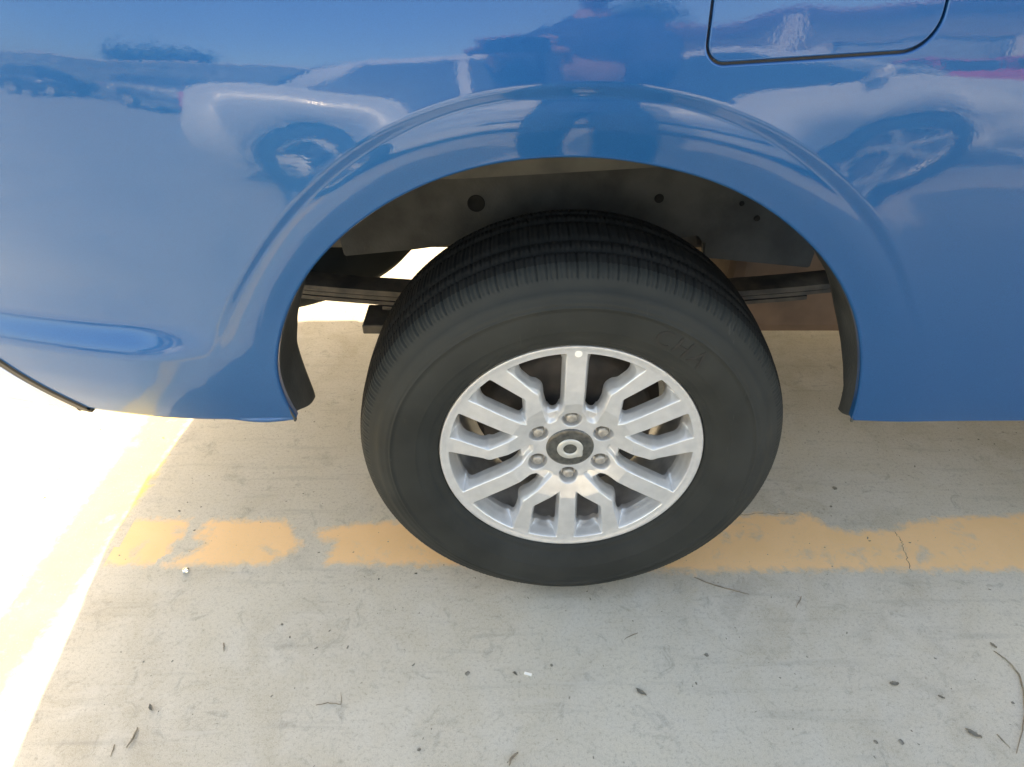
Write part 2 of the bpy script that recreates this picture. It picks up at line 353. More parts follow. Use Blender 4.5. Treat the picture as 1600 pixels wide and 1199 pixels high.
def surf(u, z, off=0., flat=False):
    u = np.asarray(u, float); z = np.asarray(z, float); h = side_h(u, z, flat)+off
    if flat: return np.stack([u, Y0-h+0*u, z+0*u], -1)
    ps = np.interp(u, U, psi); x = np.interp(u, U, XB)-np.sin(ps)*h; y = Y0+np.interp(u, U, YB)-np.cos(ps)*h
    return np.stack([x, y, z+0*u], -1)
def surf_n(u, z, flat=False):
    e = 5e-4; a = surf(u+e, z, 0, flat)-surf(u-e, z, 0, flat); b = surf(u, z+e, 0, flat)-surf(u, z-e, 0, flat)
    n = np.cross(a, b); n /= np.linalg.norm(n, axis=-1, keepdims=True); return n       # points to -y (outwards)
class Patch:
    def __init__(s): s.co = []; s.no = []; s.f = []; s.n = 0
    def add(s, co, no, closed=False, flip=False):
        nr, nc = co.shape[:2]; s.co.append(co.reshape(-1, 3)); s.no.append(no.reshape(-1, 3)); s.f.append(grid_faces(nr, nc, closed, s.n, flip)); s.n += nr*nc
    def build(s, name, m, parent, mirror=None, dx=0):
        co = np.concatenate(s.co); no = np.concatenate(s.no); f = np.concatenate(s.f)
        co = co+np.array([dx, 0, 0])
        if mirror is not None: co = co*[1, -1, 1]+[0, mirror, 0]; no = no*[1, -1, 1]; f = f[:, ::-1]
        # orient faces with normals
        fn = np.cross(co[f[:, 1]]-co[f[:, 0]], co[f[:, 2]]-co[f[:, 0]]); flip = (fn*no[f[:, 0]]).sum(1) < 0
        f[flip] = f[flip][:, ::-1]
        return new_obj(name, big_mesh(name, co, f, True, no), m, parent)
def rolled(p, edge, nrm, tow, depth, r=.005, closed=False):
    """fold an edge inwards: edge (n,3), outward normal and direction into the hole, then a flange of the given depth"""
    th = np.linspace(0, PI/2, 6)[:, None, None]
    co = edge+r*(np.sin(th)*tow-(1-np.cos(th))*nrm); no = np.cos(th)*nrm+np.sin(th)*tow
    end = co[-1]; fl = np.stack([end, end-nrm*depth]); 
    p.add(co, no, closed); p.add(fl, np.stack([tow, tow]), closed)
def norm(v): return v/np.linalg.norm(v, axis=-1, keepdims=True)

def arch_patch(p, xl, xr, zt, flat=False, nphi=520, rings=150):
    cor = [math.atan2(zt-ZB, xr), math.atan2(zt-ZB, -abs(xl))]
    ph = np.sort(np.concatenate([np.linspace(0, PI, nphi), cor]))
    c, s = np.cos(ph), np.sin(ph)
    with np.errstate(divide='ignore'):
        rx = np.where(c > 0, xr/np.maximum(c, 1e-9), np.abs(xl)/np.maximum(-c, 1e-9)); rz = (zt-ZB)/np.maximum(s, 1e-9)
    ro = np.minimum(rx, rz); ri = np.interp(ph, PH, RA)+.005
    t = np.linspace(0, 1, rings)[:, None]; 
    # even distance near the arch, stretched further out
    rr = ri+(ro-ri)*(t+.0*(t**2-t))
    u = rr*c; z = ZB+rr*s
    co = surf(u, z, 0, flat); no = surf_n(u, z, flat); p.add(co, no)
    # lip
    tow3 = -np.stack([c, 0*c, s], -1); e = co[0]; n0 = no[0]; tow3 = norm(tow3-(tow3*n0).sum(-1, keepdims=True)*n0)
    rolled(p, e, n0, tow3, .009)
    # lower edges, left and right
    for sgn in (-1, 1):
        uu = np.linspace(sgn*(ri[-1] if sgn < 0 else ri[0]), xl if sgn < 0 else xr, 60); zz = 0*uu+ZB
        e = surf(uu, zz, 0, flat); n0 = surf_n(uu, zz, flat); dn = np.broadcast_to(np.array([0, 0, -1.]), n0.shape); tow = norm(dn-(dn*n0).sum(-1, keepdims=True)*n0)
        rolled(p, e, n0, tow, .016, .006)
def rect_patch(p, u0, u1, z0, z1, nu, nz, flat=False):
    u, z = np.meshgrid(np.linspace(u0, u1, nu), np.linspace(z0, z1, nz), indexing='ij')
    p.add(surf(u, z, 0, flat), surf_n(u, z, flat))
def rounded(corners, radii, n=14):
    out = []; N = len(corners)
    for i in range(N):
        a, b, c = (np.array(corners[(i+k) % N], float) for k in (-1, 0, 1)); r = radii[i]
        d1 = (a-b)/np.linalg.norm(a-b); d2 = (c-b)/np.linalg.norm(c-b); h = norm(d1+d2); al = math.acos(np.clip(d1@d2, -1, 1))/2
        ce = b+h*r/math.sin(al); p1 = b+d1*r/math.tan(al); p2 = b+d2*r/math.tan(al)
        a1 = math.atan2(*(p1-ce)[::-1]); a2 = math.atan2(*(p2-ce)[::-1]); da = (a2-a1+PI) % (2*PI)-PI
        for k_ in range(n): w = a1+da*k_/(n-1); out.append(ce+r*np.array([math.cos(w), math.sin(w)]))
    return np.array(out)

TRW = 1.86                                             # mirror constant: y -> TRW - 2*... (far side)
truck = thing('pickup_truck', 'blue pickup truck seen close at its rear wheel, parked over an orange bay line', 'pickup truck', (0, 0, 0))
FD = rounded([(.122, 1.0135), (.400, 1.030), (.402, 1.235), (.126, 1.235)], [.026, .048, .04, .03], 18)
FC = np.array([.263, 1.12])
def resample(P, n):
    Q = np.vstack([P, P[:1]]); d = np.r_[0, np.cumsum(np.hypot(*np.diff(Q, axis=0).T))]; t = np.arange(n)/n*d[-1]
    return np.stack([np.interp(t, d, Q[:, 0]), np.interp(t, d, Q[:, 1])], -1)
def build_side(mirror=None):
    p = Patch()
    arch_patch(p, -.95, 1.10, 1.006)
    zt = 1.36
    rect_patch(p, -.95, 0.0, 1.006, zt, 160, 60); rect_patch(p, .55, 1.10, 1.006, zt, 60, 60)
    rect_patch(p, -1.24, -.95, ZB, 1.006, 60, 90); rect_patch(p, -1.24, -.95, 1.006, zt, 60, 40)
    if mirror is None:
        O = resample(FD, 400); d = O-FC; 
        rx = np.where(d[:, 0] > 0, (.55-FC[0])/np.maximum(d[:, 0], 1e-9), FC[0]/np.maximum(-d[:, 0], 1e-9)); rz = np.where(d[:, 1] > 0, (zt-FC[1])/np.maximum(d[:, 1], 1e-9), (FC[1]-1.006)/np.maximum(-d[:, 1], 1e-9))
        k_ = np.minimum(rx, rz)[:, None]; t = np.linspace(0, 1, 50)[:, None, None]; OU = FC+d*k_
        for cx, cz in ((0, 1.006), (.55, 1.006), (.55, zt), (0, zt)):
            OU[np.argmin(np.hypot(OU[:, 0]-cx, OU[:, 1]-cz))] = (cx, cz)
        Q = O+(OU-O)*t
        co = surf(Q[..., 0], Q[..., 1]); no = surf_n(Q[..., 0], Q[..., 1]); p.add(co, no, True)
        # the four corners of the rectangle are cut by the radial mapping: fill them
        P3 = surf(O[:, 0], O[:, 1]); n0 = surf_n(O[:, 0], O[:, 1]); tw = np.stack([-d[:, 0], 0*d[:, 0], -d[:, 1]], -1)
        tg = norm(np.roll(P3, -1, 0)-np.roll(P3, 1, 0)); tow = np.cross(n0, tg); tow = norm(tow*np.sign((tow*tw).sum(-1, keepdims=True)))
        rolled(p, P3, n0, tow, .012, .0028, True)
    else: rect_patch(p, 0, .55, 1.006, zt, 30, 30)
    # rail cap and the edges of the panel
    u = np.linspace(-1.24, 1.10, 140); e = surf(u, 0*u+zt); n0 = surf_n(u, 0*u+zt); up = np.broadcast_to(np.array([0, 0, 1.]), n0.shape); tow = norm(up-(up*n0).sum(-1, keepdims=True)*n0)
    rolled(p, e, n0, tow, .07, .02)
    return p.build('side_panel', M['blue'], truck, mirror)
side = build_side(); far = build_side(1.83)
# fuel door and its gap
def fuel_door():
    p = Patch(); O = resample(FD, 400); 
    tg = norm(np.roll(O, -1, 0)-np.roll(O, 1, 0)); nn = np.stack([tg[:, 1], -tg[:, 0]], -1); nn *= np.sign((nn*(FC-O)).sum(-1, keepdims=True))
    I = O+nn*.0078                                     # door outline inside the gap
    t = np.linspace(0, 1, 40)[:, None, None]; Q = I+(FC-I)*t
    def cc(Q): return surf(Q[..., 0], Q[..., 1], -.0008), surf_n(Q[..., 0], Q[..., 1])
    co, no = cc(Q); p.add(co, no, True)
    P3 = co[0]; n0 = no[0]; out = np.stack([-nn[:, 0], 0*nn[:, 0], -nn[:, 1]], -1); out = norm(out-(out*n0).sum(-1, keepdims=True)*n0)
    rolled(p, P3, n0, out, .010, .0022, True)
    d = p.build('fuel_door', M['blue'], truck)
    g = Patch(); rr = np.stack([O+(O-FC)*.03, I-(O-FC)*.03]); g.add(surf(rr[..., 0], rr[..., 1], -.011), surf_n(rr[..., 0], rr[..., 1]), True); g.build('door_seal', M['black'], d)
fuel_door()
# tail
def tailgate():
    p = Patch(); uc = np.interp(.915, YB[::-1], U[::-1]); rect_patch(p, uc, -1.245, .55, 1.34, 40, 50); p.add(p.co[0].reshape(40, 50, 3)*[1, -1, 1]+[0, 1.83, 0], p.no[0].reshape(40, 50, 3)*[1, -1, 1])
    t = p.build('tailgate', M['blue'], truck)
    box_obj('tailgate_handle', (-1.295, .915, 1.12), (.02, .22, .06), M['black'], t, .006)
tailgate()
# sheet added behind the side, tailgate and bumper gaps to stop sun leaking through
def closing():
    p = Patch(); uc = np.interp(.915, YB[::-1], U[::-1]); u, z = np.meshgrid(np.linspace(uc-.02, -1.02, 60), np.linspace(.455, 1.25, 12), indexing='ij')
    co = surf(u, z, -.03); no = surf_n(u, z); p.add(co, no); p.add(co*[1, -1, 1]+[0, 1.83, 0], no*[1, -1, 1]); p.build('rear_sun_block', M['chassis'], truck)
closing()
# bumper wrapping the corner, with the black seam above it
def zseam(u): return np.interp(-u, [.0, .815, .875, .93, .98, 1.04, 1.10, 4], [ZB-.002, ZB-.002, .520, .566, .598, .612, .618, .618])
def bumper():
    p = Patch(); uu = np.concatenate([np.linspace(-.838, -1.28, 120), np.linspace(-1.30, -2.0, 20)]); t = np.linspace(0, 1, 26)[None, :]
    top = zseam(uu+.024)[:, None]*0+zseam(uu+.0)[:, None]-.017; bot = np.interp(-uu, [.83, .98, 1.1, 2], [ZB-.004, .448, .43, .43])[:, None]
    top = np.maximum(top, bot+.001)
    z = bot+(top-bot)*t; u = uu[:, None]+0*t
    ext = np.interp(-uu, [.83, .95, 1.15, 1.2, 4], [.005, .008, .03, .06, .06])[:, None]
    co = surf(u, np.clip(z, .44, 2), 0)*0; co = surf(u, z, ext); no = surf_n(u, z); p.add(co, no)
    n0 = no[:, -1]; up = np.broadcast_to(np.array([0, 0, 1.]), n0.shape); tow = norm(up-(up*n0).sum(-1, keepdims=True)*n0); rolled(p, co[:, -1], n0, tow, .11, .004)
    rolled(p, co[:, 0], no[:, 0], -tow, .05, .008)
    b = p.build('rear_bumper', M['chrome'], truck)
    b2 = Patch(); rolled(b2, (co*[1, -1, 1]+[0, 1.83, 0])[:, -1], (no*[1, -1, 1])[:, -1], tow*[1, -1, 1], .11, .004); b2.add(*[x for x in (co*[1, -1, 1]+[0, 1.83, 0], no*[1, -1, 1])]); b2.build('rear_bumper', M['chrome'], truck)
    g = Patch(); u2 = np.linspace(-.812, -1.28, 120); zt = zseam(u2); 
    rows = []; nos = []
    for k_, (dz, of) in enumerate([(.001, -.002), (-.002, .0035), (-.009, .005), (-.017, .0045), (-.022, -.004)]):
        zz = np.maximum(zt+dz, ZB-.006); rows.append(surf(u2, zz, of)); nos.append(surf_n(u2, zz))
    g.add(np.stack(rows), np.stack(nos)); g.build('bumper_seal', M['black'], truck)
bumper()

# ------------------------------------------------------------------ wheel well and chassis
def liner(mirror=None):
    ph = np.linspace(-.015, PI+.012, 260); c, s = np.cos(ph), np.sin(ph)
    r = np.interp(np.clip(ph, 0, PI), PH, RA)
    x = r*c; z = ZB+r*s; left = x < 0
    # depth of the liner: shallow low down, full further up
    D = np.where(left, np.interp(z, [.40, .53, .57, .61, .655], [.125, .125, .15, .235, .37]), np.interp(z, [.40, .50, .56, .66, .72], [.05, .05, .10, .14, .37]))
    D = D+.004*np.sin(ph*90)*0
    t = np.linspace(0, 1, 22)[:, None]; y = Y0+.009+t*(D-Y0-.009)
    out = .004+.012*smooth_step(t, .05, .2)+.0*x; ctr = .62
    xx = (r+out)*c; zz = ZB+(r+out)*s
    # hanging tip at the rear end turns in
    zz = zz-np.where(left, 1.7, .8)*.035*smooth_step(t, .0, 1)*np.clip((.52-z)/.05, 0, 1)
    wob = .0015*np.sin(z*70)*np.clip((.68-z)*8, 0, 1)
    co = np.stack([xx+wob*t, y+0*xx, zz], -1)
    if mirror: co = co*[1, -1, 1]+[0, mirror, 0]
    me = big_mesh('wheel_liner', co, grid_faces(22, 260)); o = new_obj('wheel_liner', me, M['liner'], truck)
    sm = o.modifiers.new('s', 'SOLIDIFY'); sm.thickness = .003; sm.offset = 1
liner(); liner(1.83)
# inner wall of the well, its ragged lower edge, and the paler panel above
def plate(name, outline, y, th, m, parent=truck, bev=.003):
    bm = bmesh.new(); vs = [bm.verts.new((x, y, z)) for x, z in outline]; f = bm.faces.new(vs)
    r = bmesh.ops.extrude_face_region(bm, geom=[f]); bmesh.ops.translate(bm, vec=(0, th, 0), verts=[v for v in r['geom'] if isinstance(v, bmesh.types.BMVert)])
    if bev: bmesh.ops.bevel(bm, geom=bm.edges[:], offset=bev, segments=2, affect='EDGES')
    return bm_obj(name, bm, m, parent)
wall = plate('inner_fender', [(-.44, .578), (-.30, .592), (-.20, .607), (-.10, .612), (.19, .612), (.262, .622), (.276, .606), (.279, .575), (.50, .552), (.52, .90), (-.47, .90)], .365, .02, M['liner'])
# a pressed bead, and dark discs painting the shade inside holes in the wall
def ridge(name, pts, rad, m): return new_obj(name, tube_mesh(pts, rad, 10, name), m, wall)
pan = plate('bed_underpanel', [(-.55, .742), (-.20, .745), (.18, .768), (.34, .80), (.50, .84), (.56, .95), (-.55, .95)], .338, .022, M['underseal'], truck, .006)
for (x, z, r) in ((-.172, .690, .017), (.176, .700, .009), (.37, .66, .006), (.335, .69, .005)):
    o = new_obj('hole_shade_disc', lathe([(0.0001, -.0012), (r*.9, -.0012), (r*.95, -.002), (r*1.0, -.0005)], 28, name='hole_shade_disc'), M['tread'], wall); o.location = (x, .364, z)
# frame rails
for y in (.43, 1.40):
    box_obj('frame_rail', (.9, y, .64), (4.2, .07, .12), M['chassis'], truck, .01)
box_obj('bed_floor', (-.02, .915, .80), (2.2, 1.05, .03), M['chassis'], truck, .004)
for y in (.12, 1.71): box_obj('bed_wall', (-.02, y, 1.16), (2.2, .03, .46), M['underseal'], truck, .004)
for y in (.05, 1.78): box_obj('cab_gap_sun_block', (1.108, y, .92), (.10, .02, .90), M['black'], truck, .002)  # added strips that keep sun from leaking through the slit behind the cab
box_obj('bed_front', (1.08, .915, 1.08), (.03, 1.6, .56), M['blue'], truck, .004)
# leaf springs
def leaf(y):
    bm = bmesh.new()
    for k_, (xa, xb) in enumerate([(-.78, .74), (-.70, .66), (-.56, .52), (-.38, .36)]):
        n = 24; 
        for i in range(n):
            a = xa+(xb-xa)*i/n; b = xa+(xb-xa)*(i+1)/n; f = lambda q: .468+.058*(q/.75)**2-.0115*k_
            mx = (a+b)/2; ang = math.atan2(f(b)-f(a), b-a)
            bm_box(bm, (mx, y, (f(a)+f(b))/2), (abs(b-a)*1.02, .06, .0085 if k_ else .012), Matrix.Rotation(-ang, 3, 'Y'))
    o = bm_obj('leaf_spring', bm, M['chassis'], truck)
    for x in (-.30, -.06, .06): box_obj('spring_clamp', (x, y, .445), (.03, .075, .075), M['chassis'], o, .003)
leaf(.415); leaf(1.415)
box_obj('shock_absorber_mount', (-.385, .40, .412), (.075, .09, .022), M['chassis'], truck, .003)
new_obj('rear_axle', lathe([(.0001, .12), (.045, .12), (.045, .75), (.06, .78), (.13, .86), (.13, 1.0), (.06, 1.08), (.045, 1.1), (.045, 1.7), (.0001, 1.7)], 32, name='rear_axle'), M['chassis'], truck).location = (0, 0, .372)
box_obj('fuel_tank', (.94, .72, .425), (1.07, .36, .29), M['rust'], truck, .03)
new_obj('exhaust_pipe', tube_mesh([(3, 1.2, .35), (.6, 1.2, .35), (.2, 1.22, .46), (-.2, 1.22, .46), (-.6, 1.25, .36), (-1.15, 1.3, .34)], .03, 14, 'exhaust_pipe'), M['chassis'], truck)

o = new_obj('muffler_sun_block', lathe([(.0001, -.32), (.11, -.31), (.12, -.28), (.12, .28), (.11, .31), (.0001, .32)], 32, name='muffler_sun_block'), M['chassis'], truck); o.location = (.95, 1.25, .36); o.rotation_euler = (0, 0, PI/2)  # added on the far side to keep sun patches off the ground
box_obj('step_sun_block', (1.65, 1.84, .36), (1.9, .16, .16), M['black'], truck, .03)  # far-side bar only, added to block low sun under the cab
box_obj('arch_sun_block', (.66, 1.45, .43), (.78, .012, .50), M['black'], truck, .003)  # plate added to close the far arch gap against sunlight
box_obj('flap_sun_block', (.56, 1.66, .34), (.02, .26, .34), M['black'], truck, .004)  # flap added by the far wheel as another sun blocker
# ------------------------------------------------------------------ wheel
RR = .2305
def rot2(x, z, a): c, s = math.cos(a), math.sin(a); return x*c+z*s, -x*s+z*c      # into the frame whose r axis points along a
def seg_sdf(r, t, a, b, wa, wb):
    ex, ey = b[0]-a[0], b[1]-a[1]; k_ = np.clip(((r-a[0])*ex+(t-a[1])*ey)/(ex*ex+ey*ey), 0, 1)
    return np.hypot(r-a[0]-k_*ex, t-a[1]-k_*ey)-(wa+(wb-wa)*k_)
def smin(a, b, k_): h = np.clip(.5+.5*(b-a)/k_, 0, 1); return b+(a-b)*h-k_*h*(1-h)
_fr = np.linspace(0, 1.01, 400); _ft = np.interp(_fr, [0, .25, .31, .355, .48, .60, .90, .955, .985, 1.0, 1.002], [.024, .024, .0225, .018, .0065, .0045, .0045, .003, .0005, .0006, .004])
_k = np.hanning(13); _k /= _k.sum(); _fs = np.convolve(np.pad(_ft, 6, 'edge'), _k, 'valid'); _fs = np.where(_fr > .96, _ft, _fs)
def rim_fields(X, Z):
    x = X/RR; z = Z/RR; r_ = np.hypot(x, z)
    sd_ = .935-r_; so = .925-r_
    for d in (30, 150, 270):
        u, t = rot2(x, z, R(d)); at = abs(t)
        sd_ = smin(sd_, seg_sdf(u, t, (.25, 0), (1, 0), .056, .070), .015)
        sd_ = smin(sd_, seg_sdf(u, at, (.535, .318), (.93, .392), .040, .074), .012)
        sd_ = smin(sd_, seg_sdf(u, at, (.535, .318), (.34, .070), .044, .072), .012)
        so = smin(so, seg_sdf(u, t, (.25, 0), (1, 0), .048, .058), .10)
        so = smin(so, seg_sdf(u, at, (.535, .318), (.93, .392), .032, .062), .10)
        so = smin(so, seg_sdf(u, at, (.535, .318), (.34, .070), .040, .07), .045)
    for d in (90, 210, 330):
        u, t = rot2(x, z, R(d)); sd_ = smin(sd_, seg_sdf(u, t, (.2, 0), (1, 0), .062, .070), .015); so = smin(so, seg_sdf(u, t, (.2, 0), (1, 0), .056, .062), .07)
    sd_ = smin(sd_, r_-.285, .04); so = smin(so, r_-.34, .08)*RR
    for d in range(30, 360, 60):
        u, t = rot2(x, z, R(d)); sd_ = smin(sd_, np.hypot(u-.285, t)-.105, .03)
    wp = np.maximum(sd_*RR, 0)
    sl_ = 2.0+2.2*smooth_step(r_, .87, .93)
    ext = sl_*(np.sqrt(wp**2+.0007**2)-.0007)+1.6*np.maximum(so-.004, 0)
    capd = .009+.5*np.maximum(r_-.375, 0)*RR*10*.28+np.maximum(r_-.46, 0)*1.2
    kk = .004; hh = np.clip(.5+.5*(capd-ext)/kk, 0, 1); ext = capd+(ext-capd)*hh-kk*hh*(1-hh)*.5
    y = np.interp(r_, _fr, _fs)+np.maximum(ext, 0)
    for d in range(30, 360, 60):
        u, t = rot2(x, z, R(d)); y = y+.016*(1-smooth_step(np.hypot(u-.285, t)*RR, .0142, .0180))
    return y, so
OPEN = .0078
def rim_mesh():
    na, nr = 1320, 215
    rad = np.concatenate([np.linspace(.172, .985, nr-4), [.99, .996, 1.0, 1.002]])*RR; a = np.arange(na)/na*2*PI
    r_, a_ = np.meshgrid(rad, a, indexing='ij'); X = (r_*np.cos(a_)).ravel(); Z = (r_*np.sin(a_)).ravel()
    _, so = rim_fields(X, Z); f = grid_faces(nr, na, True)
    out = so > OPEN; keep = ~out[f].all(1); f = f[keep]; used = np.unique(f)
    mv = used[out[used]]
    for _i in range(4):                                # pull the outer ring of vertices onto the outline of the opening
        e = 2e-4; s0 = rim_fields(X[mv], Z[mv])[1]; gx = (rim_fields(X[mv]+e, Z[mv])[1]-s0)/e; gz = (rim_fields(X[mv], Z[mv]+e)[1]-s0)/e; g2 = gx**2+gz**2+1e-3
        st = np.clip(s0-OPEN, -.0012, .0012); X[mv] -= st*gx/g2; Z[mv] -= st*gz/g2
    y, _ = rim_fields(X, Z); co = np.stack([X, y, Z], -1)
    # short inner wall dropping from each opening's outline
    base = len(co); wl2 = co.copy(); wl2[:, 1] += .012
    isb = np.zeros(len(co), bool); isb[mv] = True
    ed_ = np.concatenate([f[:, [0, 1]], f[:, [1, 2]], f[:, [2, 3]], f[:, [3, 0]]]); key = np.sort(ed_, 1); uq, idx, cnt = np.unique(key, axis=0, return_index=True, return_counts=True)
    be = ed_[idx[cnt == 1]]; rb = np.hypot(co[be[:, 0], 0], co[be[:, 0], 2]); be = be[(rb < .97*RR) & (rb > .18*RR)]
    skirt = np.stack([be[:, 1], be[:, 0], be[:, 0]+base, be[:, 1]+base], -1)
    allco = np.concatenate([co, wl2]); F2 = np.concatenate([f, skirt]); used = np.unique(F2); mp = -np.ones(len(allco), int); mp[used] = np.arange(len(used))
    return big_mesh('rim', allco[used], mp[F2][:, ::-1])
RIM = rim_mesh()
BARREL = lathe([(.231, .003), (.2325, .006), (.2325, .012), (.217, .010), (.2145, .020), (.213, .045), (.206, .058), (.205, .10), (.196, .108), (.195, .19), (.21, .20), (.232, .215)], 128, name='barrel', flip=True)
DRUM = lathe([(.0001, .075), (.10, .075), (.118, .082), (.150, .085), (.158, .095), (.158, .15), (.18, .155), (.18, .17), (.0001, .17)], 96, name='brake_drum')
def tyre_mesh():
    NP = 150; sub = 7; na = NP*sub
    prof = [(.229, .010), (.2335, .002), (.2365, -.0035), (.241, -.0045), (.246, -.0065), (.2475, -.0085), (.252, -.0125), (.262, -.018), (.270, -.0208), (.2708, -.0216), (.2722, -.0218), (.273, -.0219), (.275, -.0225), (.290, -.0245), (.305, -.0245), (.3120, -.0236), (.3126, -.0246), (.3150, -.0242), (.3156, -.0228), (.318, -.0225), (.322, -.0222), (.3235, -.0205), (.330, -.0185), (.337, -.0148), (.3375, -.0135), (.345, -.009), (.350, -.0055), (.3535, -.0035), (.355, -.003), (.359, .0005), (.363, .005), (.366, .010), (.369, .017), (.3715, .025), (.373, .033), (.374, .040), (.3690, .0425), (.3690, .0485), (.3750, .052), (.376, .062), (.3766, .074), (.3715, .0770), (.3715, .0835), (.3770, .087), (.3775, .10), (.3778, .115)]
    half = prof; full = half+[(r, .23-y) for r, y in half[-2::-1]]
    P = np.array(full); n = len(P); a = np.arange(na)/na*2*PI
    r = np.repeat(P[:, 0][:, None], na, 1); y = np.repeat(P[:, 1][:, None], na, 1)
    ys = np.minimum(P[:, 1], .23-P[:, 1]); sh = ((P[:, 0] > .3545) & (ys < .041)).astype(float); blk = ((P[:, 0] > .3749) & (ys > .05)).astype(float)
    ph = np.arange(na) % sub; pit = (np.arange(na)//sub)
    g = (ph == 0)*1.0; sip = ((ph == 3) | (ph == 4))*.35
    amp = np.where(pit % 2 == 0, 1.0, .75)
    gr = (g+sip)*amp
    r = r-sh[:, None]*gr[None]*.0032
    sh2 = np.roll(gr, 3); r = r-blk[:, None]*sh2[None]*.003
    y = y+((P[:, 1] < .02)*sh)[:, None]*gr[None]*.0022
    x3 = r*np.cos(a); z3 = r*np.sin(a)
    # flatten on the ground and bulge the sidewall above the contact
    lim = -.3712; squash = np.clip(lim-z3, 0, 1); z3 = np.maximum(z3, lim)
    bul = .010*np.exp(-((z3+.33)/.05)**2)*np.exp(-(x3/.14)**2)*np.clip((.36-r)/.06, 0, 1)
    y = y+np.where(P[:, 1][:, None] < .115, -bul, bul)
    return big_mesh('tyre', np.stack([x3, y, z3], -1), grid_faces(n, na, True))
TYRE = tyre_mesh(); TYRE.materials.append(M['tyre']); TYRE.materials.append(M['tread'])
_c = np.zeros(len(TYRE.vertices)*3, np.float32); TYRE.vertices.foreach_get('co', _c); _c = _c.reshape(-1, 3); _r = np.hypot(_c[:, 0], _c[:, 2])
_f = np.zeros(len(TYRE.polygons)*4, np.int32); TYRE.polygons.foreach_get('vertices', _f); TYRE.polygons.foreach_set('material_index', ((_c[_f.reshape(-1, 4), 1].min(1) > .012) & (_c[_f.reshape(-1, 4), 1].max(1) < .226) & (_r[_f.reshape(-1, 4)].mean(1) > .33)).astype(np.int32))
def nut_mesh():
    bm = bmesh.new(); rings = []
    for r, y, rnd in ((.0105, .006, 0), (.0105, -.008, 0), (.0100, -.0100, .3), (.0088, -.0118, 1), (.0078, -.0128, 1), (.002, -.0131, 1)):
        ring = []
        for k_ in range(24):
            w = k_/24*2*PI; hexr = r/math.cos((w % (PI/3))-PI/6)*math.cos(PI/6)*1.08; rr = hexr*(1-rnd)+r*rnd; ring.append(bm.verts.new((rr*math.cos(w), y, rr*math.sin(w))))
        rings.append(ring)
    for i in range(len(rings)-1):
        for k_ in range(24): bm.faces.new((rings[i][k_], rings[i][(k_+1) % 24], rings[i+1][(k_+1) % 24], rings[i+1][k_]))
    bm.faces.new(rings[-1]); bmesh.ops.recalc_face_normals(bm, faces=bm.faces[:]); me = bpy.data.meshes.new('lug_nut'); bm.to_mesh(me); bm.free(); me.shade_smooth(); return me
NUT = nut_mesh()
def cap_mesh():
    """dished dark cap with a raised silver ring that runs out into a tail at the lower right"""
    me1 = lathe([(.0001, .0), (.033, .0008), (.0405, .002), (.0428, .0042), (.0440, .010)], 72, name='cap')
    bm = bmesh.new(); bm.from_mesh(me1); n0 = len(bm.faces)
    N = 72
    def ro(w):
        d = (w-R(-38)+PI) % (2*PI)-PI; return .0222+.0052*max(0, 1-abs(d)/.42)**1.3
    sec = []
    for k_ in range(N):
        w = k_/N*2*PI; o = ro(w); i_ = .0112; ring = []
        for rr, y in ((i_, .0012), (i_+.0006, -.0014), (i_+.0018, -.0020), (o-.0018, -.0019), (o-.0006, -.0012), (o, .0012)):
            ring.append(bm.verts.new((rr*math.cos(w)*1.06, y, rr*math.sin(w))))
        sec.append(ring)
    for k_ in range(N):
        for j in range(5):
            f = bm.faces.new((sec[k_][j], sec[(k_+1) % N][j], sec[(k_+1) % N][j+1], sec[k_][j+1])); f.material_index = 1
    # centre button
    ring = [bm.verts.new((.0098*math.cos(k_/24*2*PI)*1.06, -.0006, .0098*math.sin(k_/24*2*PI))) for k_ in range(24)]
    f = bm.faces.new(ring); f.material_index = 0
    bmesh.ops.recalc_face_normals(bm, faces=bm.faces[:]); bm.to_mesh(me1); bm.free(); me1.shade_smooth(); return me1
CAP = cap_mesh()
def text_mesh(s, size, depth=.0009):
    cu = bpy.data.curves.new('t', 'FONT'); cu.body = s; cu.size = size; cu.extrude = depth/2; cu.resolution_u = 3; cu.space_character = 1.25
    o = bpy.data.objects.new('t', cu); link(o); dg = bpy.context.evaluated_depsgraph_get(); me = bpy.data.meshes.new_from_object(o.evaluated_get(dg)); bpy.data.objects.remove(o)
    return me
def sidewall_text():
    me = text_mesh('CHA', .042)
    r0 = .276; a0 = R(67)
    for v in me.vertices:
        x, yy, zz = v.co; rad = r0+yy; w = a0-x/(r0+.018); pf = np.interp(rad, [.262, .275, .290, .305, .318], [-.018, -.0225, -.0245, -.0245, -.0225])
        v.co = (rad*math.cos(w), pf-.0006-zz, rad*math.sin(w))
    me.name = 'sidewall_lettering'; return me
LET = sidewall_text()
